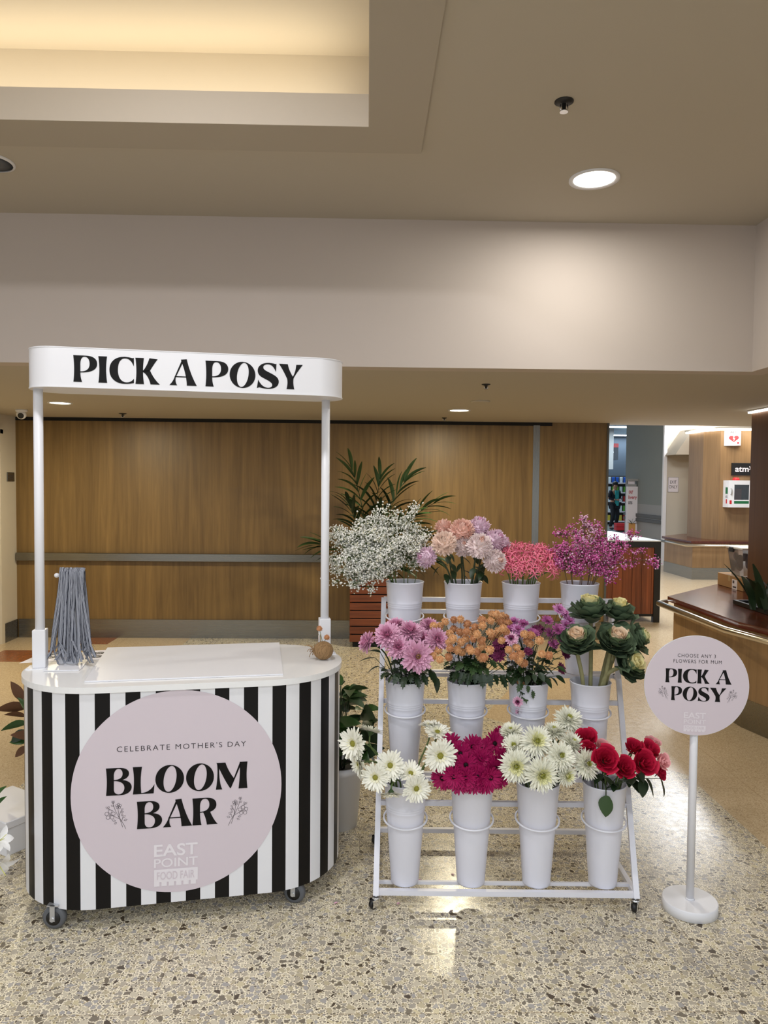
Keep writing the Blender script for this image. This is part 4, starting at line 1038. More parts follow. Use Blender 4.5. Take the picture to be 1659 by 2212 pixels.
# ================================================================== SUPERMARKET BEYOND
def col_shelf(x0, x1, y, label):
    t = thing('shelf_unit', label, 'shelf', (x0, y, 0), group='supermarket shelf units')
    MB().box(0, x1 - x0, .3, .34, 0, 2.1).box(0, .03, 0, .3, 0, 2.1).box(x1 - x0 - .03, x1 - x0, 0, .3, 0, 2.1).obj('back_panel', M_grey_dark, t)
    for z in (.15, .55, .95, 1.35, 1.75):
        s_ = MB().box(.03, x1 - x0 - .03, -.15, .3, z - .03, z).obj('shelf_board', M_white, t)
        MB().box(.03, x1 - x0 - .03, -.17, -.15, z - .045, z + .01).obj('price_strip', M_print_white, s_)
    MB().box(.03, x1 - x0 - .03, -.12, -.04, 2.08, 2.12).obj('light_strip', emit('shelf_led', (.8, .93, 1.0), 2.4), t)
SHX, SHY = 9.9, 31.0
col_shelf(SHX, SHX + 2.4, SHY, 'lit grocery shelf unit behind the walking person')
pcol = [mat('pack_blue', srgb(30, 90, 190), .5), mat('pack_green', srgb(90, 160, 50), .5), mat('pack_white', srgb(220, 228, 232), .5), mat('pack_teal', srgb(40, 130, 140), .5), mat('pack_red', srgb(180, 50, 44), .5), mat('pack_yellow', srgb(210, 190, 70), .5)]
pcn = ['blue', 'green', 'white', 'teal', 'red', 'yellow']
protos = []
for i, mm in enumerate(pcol): protos.append(MB().bbox(-.055, .055, -.05, .05, 0, .24, .012).mesh('grocery_pack', mm))
for zi, z in enumerate((.15, .55, .95, 1.35, 1.75)):
    for k in range(14):
        c_ = [(3, 5, 4), (1, 5, 2), (2, 4, 3), (1, 2, 1), (0, 0, 2)][zi][(k * 7 + zi) % 3]
        o = link('grocery_pack', protos[c_], None, (SHX + .12 + k * .165, SHY + .0, z + .001))
        tag(o, pcn[c_] + ' grocery pack on the ' + ('lowest', 'second', 'middle', 'fourth', 'top')[zi] + ' board of the lit shelf unit', 'grocery pack', 'packs on the lit shelf unit')
for k, y in enumerate((19.2, 20.6, 24.0)):
    t = thing('ceiling_batten', 'cool white light batten on the supermarket ceiling, ' + ('nearest', 'second', 'farthest')[k] + ' of three', 'ceiling light', (6.2, y, 3.24), group='supermarket light battens')
    MB().box(0, 3.2, -.09, .09, 0.03, .058).obj('housing', M_white, t)
    MB().box(.02, 3.18, -.07, .07, 0, .03).obj('tube', M_led_cool, t)
struct(MB().box(7.86, 12, 24.4, 24.6, 1.95, 3.3).obj('trim_10', mat('navy_bulkhead', srgb(52, 62, 74), .7)), 'dark blue grey bulkhead in the supermarket', 'trim')
struct(MB().box(6.5, 7.2, 21.6, 22.0, 2.1, 3.3).obj('trim_11', M_grey_low), 'pale grey boxed duct above the entrance', 'trim')
a0, a1 = P(1315, 993, 22.0), P(1336, 958, 22.0)
t = thing('aisle_sign', 'hanging aisle sign box with a red top band', 'sign', (a0.x, 22.0, a0.z))
w_, h_ = a1.x - a0.x, a1.z - a0.z
MB().box(0, w_, 0, .6, 0, h_ * .76).obj('sign_box', mat('aisle_sign_dark', srgb(40, 46, 56), .5), t)
MB().box(-.004, w_ + .004, -.004, .604, h_ * .76, h_).obj('red_band', mat('aisle_red', srgb(176, 60, 64), .5), t)
q = MB()
for k in range(4): q.box(.02, w_ * (.35 + .08 * (k % 3)), -.006, 0, h_ * (.12 + .16 * k), h_ * (.17 + .16 * k))
q.obj('lettering', M_print_white, t)
MB().box(w_ + .001, w_ + .006, .04, .56, h_ * .04, h_ * .72).obj('side_list', emit('aisle_list', (.72, .80, 1.0), .8), t)
MB().tube([(w_ / 2, .3, h_), (w_ / 2, .3, 3.3 - a0.z)], .012, 6).obj('hanger', M_black, t)
a0, a1 = P(1323, 1008, 25.0), P(1345, 1001, 25.0)
t = thing('aisle_notice', 'small black hanging notice below the aisle sign', 'sign', (a0.x, 25.0, a0.z))
MB().box(0, a1.x - a0.x, 0, .03, 0, a1.z - a0.z).obj('panel', M_black, t)
MB().tube([(.1, .015, a1.z - a0.z), (.1, .015, 3.3 - a0.z)], .006, 5).tube([(a1.x - a0.x - .1, .015, a1.z - a0.z), (a1.x - a0.x - .1, .015, 3.3 - a0.z)], .006, 5).obj('hanger', M_black, t)
MB().box(.1, .24, -.004, 0, .04, .07).obj('lettering', M_print_white, t)
# delivery banner at the entrance
a0, a1 = P(1354, 1166, 16.4), P(1378.5, 1051, 16.4)
t = thing('delivery_banner', 'white upright delivery banner with red words at the supermarket entrance', 'banner', (a0.x, 16.4, 0))
w_ = a1.x - a0.x; h_ = a1.z
MB().bbox(0, w_, 0, .12, 0.02, h_, .005).box(-.03, w_ + .03, -.05, .17, 0, .02).obj('panel', M_print_white, t)
f = lambda x, z: Vector((x, -.002, z))
q = MB(); plain_text(q, 'our', w_ * .1, w_ * .52, h_ - .16, h_ - .09, f, 0, .02); plain_text(q, 'livery', w_ * .06, w_ * .9, h_ - .30, h_ - .20, f, 0, .02); q.obj('lettering', mat('banner_red', srgb(176, 44, 62), .5), t)
q = MB(); plain_text(q, 'ons', w_ * .06, w_ * .46, h_ - .40, h_ - .33, f, 0, .02); q.obj('lettering', M_ink_soft, t)
q = MB().box(w_ * .15, w_ * .8, -.003, 0, .1, h_ - .82).obj('bag_picture', mat('bag_brown', srgb(206, 150, 84), .6), t)
q = MB()
for k in range(5): blade(q, (w_ * .45, -.006, h_ - .84), (math.cos(.3 + k * .6), -.02, math.sin(.3 + k * .6)), .13, .05, .3, n=4)
q.obj('leaf_picture', M_leaf_glossy, t)
t2_ = thing('leaflet_holder', 'clear grey leaflet holder on top of the delivery banner', 'holder', (a0.x, 16.4, h_ + .001))
MB().box(0, w_ * .85, 0, .12, 0, .05).box(0, w_ * .85, .10, .12, .05, .17).box(-.0, w_ * 1.1, -.01, .02, .12, .17).obj('tray', M_grey_low, t2_)
MB().box(.02, w_ * .7, .03, .05, .05, .15).obj('leaflet', M_print_white, t2_)
t = thing('shopping_basket', 'short red shopping basket stack in front of the walking person', 'basket', tuple(P(1341, 1146, 26.0).xy) + (0,))
for k in range(2): MB().prism([(-.2, -.14), (.2, -.14), (.2, .14), (-.2, .14)], .05 + k * .13, .17 + k * .13).obj('basket', M_red, t)
MB().box(-.15, .15, -.1, .1, 0, .05).obj('base', M_black, t)
# ================================================================== FLOWER RACK
RA = -math.radians(1.5)
RO = Vector((0.045, 2.745, 0))
RM = Matrix.Translation(RO) @ Matrix.Rotation(RA, 4, 'Z')
RACK = thing('flower_rack', 'white three tier metal flower rack on casters holding twelve buckets', 'rack', RO, RA)
def legx(side, z):
    f = (z - .07) / 1.01
    return (.0 + .018 * f) if side == 0 else (.982 + .066 * f)
def legy(z): return .585 * (z - .07) / 1.01
BW = .019
for sd in (0, 1):
    MB().sqbar((legx(sd, .05), legy(.05), .05), (legx(sd, 1.085), legy(1.085), 1.085), .021).obj('front_leg', M_rack, RACK)
    MB().sqbar((legx(sd, .07), .505, .05), (legx(sd, 1.04), .575, 1.06), BW).obj('rear_leg', M_rack, RACK)
    MB().sqbar((legx(sd, .06), .01, .06), (legx(sd, .06), .505, .06), BW).obj('base_rail', M_rack, RACK)
    for z, ya, yb in ((.392, legy(.392), .528), (.772, legy(.772), .55)):
        MB().sqbar((legx(sd, z), ya, z), (legx(sd, z), yb, z), .016).obj('side_rail', M_rack, RACK)
for y, z, w in ((0, .060, .019), (.062, .064, .012), (.505, .060, .019), (.155, .336, .018), (.26, .392, .016), (.31, .392, .016), (.37, .681, .018), (.46, .772, .016), (.51, .772, .016), (.575, 1.03, .018), (.585, 1.082, .02)):
    MB().sqbar((legx(0, z), y, z), (legx(1, z), y, z), w).obj('crossbar', M_rack, RACK)
BX = [.11, .365, .618, .874]
ROWS = [(.065, .070, .465, .318, .155, .336), (.285, .402, .797, .672, .37, .681), (.485, .782, 1.177, 1.024, .575, 1.03)]
for (yc, zb, zt_, zr, yb, zbar) in ROWS:
    for x in BX:
        q = MB().tube([(x + .083 * math.cos(a), yc + .083 * math.sin(a), zr + .012 * math.sin(a)) for a in [2 * PI * k / 36 for k in range(36)]], .0038, 8, closed=True)
        q.tube([(x, yc + .083, zr + .012), (x, yb, zbar - .006)], .005, 8)
        q.obj('bucket_ring', M_rack, RACK)
for x, y in ((0, 0), (.98, 0), (0, .505), (.98, .505)):
    c_ = bpy.data.objects.new('caster', None); COL.objects.link(c_); c_.parent = RACK; c_.location = (x, y, 0); c_.rotation_euler = (0, 0, 2.2 if x == 0 else 2.6)
    Mw = Matrix.Translation((0, .012, .017)) @ Matrix.Rotation(PI / 2, 4, 'Y')
    MB().lathe([(.012, -.009), (.017, -.007), (.017, .007), (.012, .009)], 20, M=Mw).obj('wheel', M_black, c_)
    MB().lathe([(.006, .03), (.006, .055)], 12).lathe([(.015, .034), (.017, .038), (.015, .044)], 16).box(-.014, -.011, -.004, .022, .008, .036).box(.011, .014, -.004, .022, .008, .036).tube([(0, -.004, .036), (0, -.02, .03), (0, -.028, .018)], .004, 8).obj('fork', M_chrome, c_)

def bucket_mesh(ribs):
    H, rb, rt = .395, .053, .082
    pr = [(0.001, .006), (rb - .003, .006), (rb - .003, 0), (rb, 0), (rb + .0005, .004)]
    f = lambda z: rb + (rt - rb) * z / H
    if ribs:
        for zc in (.318, .307, .296): pass
        z = .28
        pr.append((f(.27), .27))
        for k in range(3):
            zc = .286 + k * .0085
            pr += [(f(zc - .003), zc - .003), (f(zc) + .0016, zc), (f(zc + .003), zc + .003)]
        pr.append((f(.32), .32))
    else: pr.append((f(.2), .2))
    pr += [(rt, H - .006), (rt + .002, H - .004), (rt + .0022, H - .001), (rt + .0005, H + .001), (rt - .0015, H - .001), (rt - .002, H - .01), (rb - .002, .008), (0.001, .008)]
    return MB().lathe(pr, 56, cap=False).mesh('flower_bucket', M_bucket)
BM = [bucket_mesh(True), bucket_mesh(False)]
BLAB = [['holding white gerberas, bottom row', 'holding magenta gerberas, bottom row', 'holding large white chrysanthemums, bottom row', 'holding red and pink roses, bottom row'],
        ['holding pink chrysanthemums, middle row', 'holding apricot button chrysanthemums, middle row', 'holding mixed purple and apricot sprays, middle row', 'holding ornamental kale, middle row'],
        ['holding white cloud flowers, top row', 'holding blush pompom chrysanthemums, top row', 'holding coral pink nerines, top row', 'holding pink cloud flowers, top row']]
for r in range(3):
    for c_ in range(4):
        p = RM @ Vector((BX[c_], ROWS[r][0], ROWS[r][1]))
        o = link('flower_bucket', BM[1 if (r == 0 and c_ > 0) else 0], None, p)
        tag(o, 'tall white metal bucket ' + BLAB[r][c_], 'bucket', 'white flower buckets on the rack')
def bucket_pt(r, c, z, dx=0, dy=0): return RM @ Vector((BX[c] + dx, ROWS[r][0] + dy, z))

# ================================================================== FLOWER KINDS
SH = {'round': lambda t: (math.sin(PI * (0.10 + 0.70 * t)) ** .9) * (1 if t < .99 else .62),
      'point': lambda t: max(.06, math.sin(PI * (0.14 + 0.84 * t)) ** .9),
      'strap': lambda t: .55 + .45 * math.sin(PI * (.1 + .8 * t)) if t < .99 else .4,
      'broad': lambda t: max(.12, math.sin(PI * (0.06 + 0.80 * t)) ** .6)}
def petals(mb, n, L, W, elev, curl, r0=.06, z0=0, mi=0, jit=.05, rows=4, cup=.2, sh='round', ph=0.0, rg=rnd, ruffle=0.0, tw=0.0):
    f = SH[sh]
    for k in range(n):
        a = ph + 2 * PI * k / n + rg.uniform(-jit, jit) * 2
        er = Vector((math.cos(a), math.sin(a), 0)); et = Vector((-math.sin(a), math.cos(a), 0)); ez = Vector((0, 0, 1))
        e = elev + rg.uniform(-jit, jit) * 1.6; l = L * rg.uniform(1 - jit * 1.5, 1 + jit * 1.2); c = curl + rg.uniform(-jit, jit) * 3
        p = er * r0 + ez * z0; vs = []
        for i in range(rows + 1):
            t = i / rows; ang = e + c * t
            d = er * math.cos(ang) + ez * math.sin(ang); nn = ez * math.cos(ang) - er * math.sin(ang)
            w = W * f(t) * .5
            r1, r2 = (ruffle * W * rg.uniform(-1, 1) * t for _ in (0, 1)) if ruffle else (0, 0)
            s_ = et + nn * (tw * t)
            vs += [p - s_ * w + nn * (w * cup + r1), p.copy(), p + s_ * w + nn * (w * cup + r2)]
            p = p + d * (l / rows)
        fs = []
        for i in range(rows): q = 3 * i; fs += [(q, q + 3, q + 4, q + 1), (q + 1, q + 4, q + 5, q + 2)]
        mb.add(vs, fs, mi, True)
    return mb
dg = math.radians
FM = lambda n, c, v=.06: mat(n, srgb(*c), .6, var=v, vscale=40, spec=.25)
M_wger = FM('white_gerbera_petal', (246, 244, 230)); M_wgerb = FM('white_gerbera_inner', (240, 236, 206)); M_gcen = FM('green_gold_disc', (150, 146, 62), .2)
M_mag = FM('magenta_petal', (158, 8, 80), .12); M_magd = FM('dark_magenta_petal', (140, 4, 60), .12); M_bcen = FM('dark_flower_disc', (26, 12, 18), .2)
M_wmum = FM('white_mum_petal', (250, 248, 232)); M_wmumi = FM('cream_mum_inner', (240, 238, 190)); M_ymum = FM('lime_mum_centre', (214, 214, 120), .1)
M_pmum = FM('pink_mum_petal', (232, 180, 206), .07); M_pmumi = FM('deep_pink_mum_inner', (218, 150, 182), .1); M_pcen = FM('straw_mum_centre', (222, 186, 140), .1)
M_peach = FM('peach_pompom_petal', (253, 230, 216), .03); M_salm = FM('salmon_pompom_petal', (250, 212, 198), .04); M_blush = FM('blush_pompom_petal', (250, 234, 232), .03); M_lil = FM('lilac_pompom_petal', (242, 216, 230), .04)
M_purp = FM('purple_mum_petal', (174, 92, 146), .12); M_purpl = FM('light_purple_mum_petal', (206, 140, 190), .1); M_purpd = FM('dark_purple_mum_petal', (118, 44, 84), .12)
M_red_rose = FM('red_rose_petal', (190, 24, 62), .1); M_pink_rose = FM('pale_pink_rose_petal', (246, 182, 184), .06)
M_ner = FM('coral_nerine_petal', (238, 128, 152), .08); M_nerd = FM('deep_nerine_petal', (222, 98, 136), .1)
M_gyp = FM('white_cloud_blossom', (246, 244, 236), .03); M_gypp = FM('pink_cloud_blossom', (220, 112, 178), .12); M_gypl = FM('pale_pink_cloud_blossom', (240, 190, 220), .08); M_gypd = FM('dark_pink_cloud_blossom', (160, 44, 118), .15)
M_kale = FM('kale_leaf', (94, 112, 86), .2); M_kalel = FM('kale_leaf_edge', (140, 160, 118), .12); M_kalec = FM('cream_kale_heart', (236, 226, 168), .08); M_kalep = FM('blush_kale_heart', (238, 214, 186), .06)
M_kstem = mat('kale_stem', srgb(150, 146, 104), .8, var=.3, vscale=60)

def gerbera(m0, m1, inner=.30):
    mb = petals(MB(), 30, .86, .175, dg(3), dg(12), .16, 0, 0, .07, 5, .12, 'strap')
    petals(mb, 28, .78, .165, dg(12), dg(8), .16, .02, 0, .08, 5, .12, 'strap', .1)
    petals(mb, 24, .60, .14, dg(22), dg(6), .16, .04, 0, .09, 4, .12, 'strap', .05)
    petals(mb, 24, inner, .08, dg(38), dg(10), .15, .05, 1, .08, 2, .1, 'point')
    return mb.mesh('bloom', [m0, m1])
def gerb_centre(m):
    mb = MB().ball((0, 0, .05), .19, 16, 6, 0, (1, 1, .45))
    for k in range(40):
        r = .19 * math.sqrt((k + .5) / 40); a = k * 2.4
        mb.ball((r * math.cos(a), r * math.sin(a), .10 + .04 * (1 - r / .19)), .022, 5, 3)
    return mb.mesh('flower_centre', m)
def calyx_mesh(): return petals(MB().lathe([(.06, -.34), (.10, -.26), (.22, -.10), (.25, 0)], 14), 12, .3, .12, dg(60), dg(-40), .18, -.18, 0, .05, 3, .2, 'point').mesh('calyx', M_leaf)
CAL = calyx_mesh()
B_wger, B_wgerc = gerbera(M_wger, M_wgerb), gerb_centre(M_gcen)
B_mag, B_magc = gerbera(M_mag, M_magd, .12), gerb_centre(M_bcen)
def mum(m0, m1, m2, sh, W, up=0):
    mb = MB().ball((0, 0, .05), .22, 12, 6, 1, (1, 1, .9))
    for n, L, e, c, z, mi, rows, w in ((32, .93, -12, 22, 0, 0, 5, 1), (32, .90, 2, 22, .05, 0, 5, 1), (30, .82, 15, 24, .10, 0, 5, 1), (26, .72, 28, 26, .15, 0, 4, .95), (22, .58, 42, 30, .19, 1, 4, .9), (16, .44, 56, 36, .22, 1, 3, .8), (12, .32, 68, 44, .24, 2, 3, .7), (8, .22, 78, 50, .25, 2, 3, .6)):
        petals(mb, n, L, W * w, dg(e), dg(c), .08, z, mi, .08, rows, .35, sh, rnd.uniform(0, 1))
    return mb.mesh('bloom', [m0, m1, m2])
B_wmum = mum(M_wmum, M_wmum, M_ymum, 'point', .19); B_wmum2 = mum(M_wmum, M_wmumi, M_ymum, 'point', .17)
B_pmum = mum(M_pmum, M_pmum, M_pcen, 'round', .19); B_pmum2 = mum(M_pmum, M_pmumi, M_pmumi, 'round', .19)
def pompom(m0, m1):
    mb = MB().ball((0, 0, .35), .60, 16, 10, 0)
    for j, (e, n, l) in enumerate(((-40, 26, .78), (-26, 32, .84), (-11, 36, .90), (4, 38, .93), (19, 36, .95), (33, 33, .95), (46, 28, .95), (59, 22, .95), (71, 15, .94), (83, 8, .92))):
        petals(mb, n, l, .19, dg(e - 8), dg(52), .0, .30, 1 if j > 7 else 0, .07, 4, .7, 'round', j * .37)
    return mb.mesh('bloom', [m0, m1])
B_pom = [pompom(M_peach, M_peach), pompom(M_salm, M_salm), pompom(M_blush, M_salm), pompom(M_lil, M_pmum)]
def button(m0, m1):
    mb = MB().ball((0, 0, .32), .62, 12, 8, 0)
    for j, (e, n, l) in enumerate(((-28, 14, .84), (-6, 17, .9), (16, 17, .92), (37, 15, .92), (57, 11, .88), (74, 6, .80))):
        petals(mb, n, l, .30, dg(e), dg(24), .0, .26, 1 if j > 4 else 0, .07, 2, .6, 'round', j * .4)
    return mb.mesh('bloom', [m0, m1])
B_btn = [button(M_orange_petal, M_orange_deep), button(M_orange_petal, M_orange_petal), button(M_orange_deep, M_orange_deep)]
def daisy(m0, m1, m2):
    mb = petals(MB(), 20, .94, .25, dg(2), dg(14), .08, 0, 0, .07, 3, .2, 'round')
    petals(mb, 18, .80, .23, dg(18), dg(18), .08, .02, 0, .08, 3, .25, 'round', .15)
    petals(mb, 13, .55, .2, dg(38), dg(25), .06, .04, 1, .08, 3, .3, 'round')
    mb.ball((0, 0, .08), .2, 10, 5, 2, (1, 1, .6))
    return mb.mesh('bloom', [m0, m1, m2])
B_pur = [daisy(M_purp, M_purp, M_purpd), daisy(M_purpl, M_purp, M_purpd), daisy(M_purpd, M_purpd, M_purpd), daisy(M_pmum, M_purpd, M_bcen)]
def rose(m0, seed, openn=1.0):
    rg = random.Random(seed); mb = MB()
    n = 22
    for k in range(n):
        f = k / (n - 1); ph = k * 2.4; r = .07 + .83 * f; h = 1.05 - .26 * f; aw = .86 - .10 * f; lean = (.01 + .36 * f ** 1.7) * openn
        vs = []; na, nt = 7, 6
        for i in range(nt + 1):
            t = i / nt
            for j in range(na + 1):
                s = j / na * 2 - 1; a = ph + s * aw * (.65 + .35 * math.sin(PI * min(1, t + .25)))
                rr = r * (.30 + .70 * math.sin(min(1, t * 1.25) * PI / 2)) + lean * max(0, t - .55) ** 2 * 4 * .5 + (0.02 * s)
                z = h * t * (1 - .12 * s * s * t) - (lean * 1.1 * max(0, t - .7) ** 2 * 3) + rg.uniform(-.012, .012)
                vs.append((rr * math.cos(a), rr * math.sin(a), z - .15))
        fs = [(i * (na + 1) + j, i * (na + 1) + j + 1, (i + 1) * (na + 1) + j + 1, (i + 1) * (na + 1) + j) for i in range(nt) for j in range(na)]
        mb.add(vs, fs, 0, True)
    return mb.mesh('bloom', m0)
B_rose = [rose(M_red_rose, 1), rose(M_red_rose, 2, 1.2)]; B_prose = rose(M_pink_rose, 3, .9)
SEPAL = petals(MB().lathe([(.08, -.30), (.18, -.2), (.22, -.1)], 12), 5, .6, .2, dg(-10), dg(-40), .15, -.12, 0, .1, 4, .2, 'point').mesh('sepals', M_leaf)
def nerine(seed):
    rg = random.Random(seed); mb = MB()
    for k in range(8):
        a = 2.4 * k; tl = .25 + .75 * (k / 7.0)
        d = Vector((math.cos(a) * math.sin(tl * 1.45), math.sin(a) * math.sin(tl * 1.45), math.cos(tl * 1.45)))
        M = Matrix.Translation(d * .50) @ look(d, rg.uniform(0, 6))
        q = petals(MB(), 6, .74, .085, dg(52), dg(-125), .03, 0, 0, .1, 6, .3, 'strap', rg.uniform(0, 1), rg, .25)
        for s in range(5):
            aa = rg.uniform(0, 6.28); e = Vector((math.cos(aa) * .12, math.sin(aa) * .12, .5)); q.tube([(0, 0, 0), e * .5 + Vector((0, 0, .08)), e], .008, 3, 1)
        q.tube([(0, 0, -.5), (0, 0, 0)], .022, 4, 0)
        b = len(mb.v); mb.v += [tuple(M @ Vector(v)) for v in q.v]; mb.f += [[b + i for i in f] for f in q.f]; mb.m += q.m; mb.sm += q.sm
    return mb.mesh('bloom', [M_ner, M_nerd])
B_ner = [nerine(3), nerine(8), nerine(21)]
def lobed_leaf(m):
    pts = [(0, 0), (.12, .10), (.34, .10), (.26, .24), (.44, .36), (.28, .42), (.40, .62), (.20, .60), (.22, .80), (.08, .80), (0, 1)]
    mb = MB(); bend = lambda x, y: Vector((x * .8, y, .18 * y * y * -1 + .25 * abs(x) * .5))
    for s in (1, -1):
        for i in range(len(pts) - 1):
            a, b = pts[i], pts[i + 1]; ys = (a[1] + b[1]) / 2 * .9
            mb.add([bend(0, a[1] * .9), bend(s * a[0], a[1]), bend(s * b[0], b[1]), bend(0, b[1] * .9)], [(0, 1, 2, 3)], 0, True)
    return mb.mesh('leaf', m)
def ovate_leaf(m, W=.62, bend=.3):
    mb = MB(); n = 7; vs = []
    for i in range(n + 1):
        t = i / n; w = W * .5 * math.sin(PI * min(1, .04 + t * .96)) ** .75 * (1.12 - .45 * t); z = -bend * t * t
        vs += [(-w, t, z + w * .25), (0, t, z), (w, t, z + w * .25)]
    fs = []
    for i in range(n): q = 3 * i; fs += [(q, q + 1, q + 4, q + 3), (q + 1, q + 2, q + 5, q + 4)]
    return mb.add(vs, fs, 0, True).mesh('leaf', m)
LF_mum = lobed_leaf(M_leaf_dark); LF_mum2 = lobed_leaf(M_leaf); LF_ov = ovate_leaf(M_leaf_dark); LF_rose = ovate_leaf(M_leaf_dark, .78, .15); LF_gl = ovate_leaf(M_leaf_glossy, .5, .35)
def add_leaf(root, base, p, d, size, me, roll=0.0):
    """leaf mesh grows along +Y; p is in world space"""
    d = Vector(d).normalized(); z = Vector((0, 0, 1)) - d * d.z
    z = z.normalized() if z.length > .05 else Vector((0, -1, 0))
    x = d.cross(z).normalized(); M = Matrix((x, d, z)).transposed().to_4x4() @ Matrix.Rotation(roll, 4, 'Y')
    M = Matrix.Translation(Vector(p) - base) @ M @ Matrix.Scale(size, 4)
    return link('leaf', me, root, M=M)

def stem_path(r, c, tip, face, tail):
    bz = ROWS[r][1] + .02; mz = ROWS[r][2]
    ctr = bucket_pt(r, c, mz)
    off = Vector((tip.x - ctr.x, tip.y - ctr.y, 0)); l = off.length
    mo = off * (min(.058, l * .55) / l) if l > 1e-4 else Vector((0, 0, 0))
    mouth = ctr + mo + Vector((rnd.uniform(-.008, .008), rnd.uniform(-.008, .008), 0.002))
    base = bucket_pt(r, c, bz) - mo * .4
    end = tip - Vector(face).normalized() * tail
    up = (mouth - base).normalized(); dist = (end - mouth).length
    return base, [base] + bez(mouth, mouth + up * dist * .45, end - Vector(face).normalized() * dist * .35, end, 7)

def bloom_radius(me):
    if 'r' not in me:
        q = sorted(math.hypot(v.co.x, v.co.y) for v in me.vertices); me['r'] = q[int(len(q) * .97)]
    return me['r']

def flower(kind, label, cat, group, r, c, u, v, Y, face, diam_px, bloom, centre=None, back=None, stem_r=.0028, smat=None, leaves=(), tail=.3, rad=1.0):
    """one cut flower: root at the stem foot > stem, bloom (> flower_centre, calyx), leaf"""
    tip = P(u, v, Y); s = diam_px * Y / 1600 / 2 / bloom_radius(bloom) * 1.06
    face = Vector(face).normalized()
    base, pts = stem_path(r, c, tip, face, s * tail)
    t = thing(kind, label, cat, base, group=group)
    MB().tube([p - base for p in pts], stem_r, 7).obj('stem', smat or M_stem, t)
    M = Matrix.Translation(tip - base) @ look(face, rnd.uniform(0, 6.28)) @ Matrix.Scale(s, 4)
    b = link('bloom', bloom, t, M=M)
    if centre: link('flower_centre', centre, b)
    if back: link('calyx', back, b)
    for me, f, ang, sz, drop in leaves:
        p = pts[1] + (pts[-1] - pts[1]) * f
        add_leaf(t, base, p, (math.cos(ang), math.sin(ang), drop), sz, me, rnd.uniform(-.4, .4))
    return t

# ---- bottom row
G = 'white gerberas in the bottom left bucket'
for lab, u, v, Y, f, d in (
    ('white gerbera leaning farthest left, facing the cart', 763, 1606, 2.74, (-.55, -.8, .1), 66),
    ('white gerbera seen from behind its calyx, topmost on the left side', 801, 1580, 2.80, (.25, .35, .9), 58),
    ('white gerbera in profile turned to the left below the leftmost one', 776, 1650, 2.73, (-.85, -.4, -.15), 62),
    ('large white gerbera facing forward in the middle of its bunch', 843, 1653, 2.71, (-.1, -.95, .25), 62),
    ('white gerbera facing forward at lower left of its bunch', 811, 1679, 2.69, (-.2, -.95, .1), 60),
    ('white gerbera hanging face down over the rim of the bottom left bucket', 845, 1713, 2.68, (.0, -.45, -.85), 52),
    ('white gerbera with ragged petals low on the right over the bucket rim', 899, 1703, 2.68, (.2, -.93, .05), 60),
    ('white gerbera looking upward above the rim of the bottom left bucket', 887, 1671, 2.72, (.15, -.6, .75), 56),
    ('white gerbera facing straight out beside the magenta gerberas', 951, 1632, 2.72, (.02, -1, .08), 70),
    ('white gerbera turned upward at the rear beside the magenta gerberas', 945, 1582, 2.86, (.1, -.35, .9), 56),
    ('small pale white gerbera hidden at the back right of its bunch', 928, 1566, 2.90, (-.1, .1, 1), 44)):
    flower('white_gerbera', lab, 'flower', G, 0, 0, u, v, Y, f, d, B_wger, B_wgerc, CAL, .0032)
G = 'magenta gerberas in the bottom row bucket'
mg = [((1165, 505), 2.76), ((1210, 600), 2.72), ((1335, 550), 2.74), ((1105, 705), 2.70), ((1205, 715), 2.695), ((1310, 695), 2.70), ((1420, 712), 2.70), ((1525, 545), 2.76), ((1455, 420), 2.82), ((1010, 715), 2.73), ((1495, 705), 2.73), ((1270, 450), 2.80), ((1510, 370), 2.87), ((1060, 590), 2.75), ((1390, 590), 2.74), ((1350, 470), 2.80), ((1080, 430), 2.82), ((1270, 745), 2.70), ((1150, 750), 2.70), ((1380, 745), 2.70), ((1460, 630), 2.73)]
for k, ((x, y), Y) in enumerate(mg):
    u, v = 700 + x * .2532, 1500 + y * .2532
    lab = 'magenta gerbera with a black centre packed in the second bottom row bucket'
    if k == 12: lab = 'magenta gerbera highest at the rear of its bunch'
    if k == 9: lab = 'magenta gerbera at the lower left edge of its bunch'
    if k == 0: lab = 'magenta gerbera nearest the forward facing white gerbera'
    flower('magenta_gerbera', lab, 'flower', G, 0, 1, u, v, Y, ((u - 1020) / 150, -.95, .22 - (v - 1650) / 200), 50, B_mag, B_magc, CAL, .003)
G = 'white chrysanthemums in the bottom row bucket'
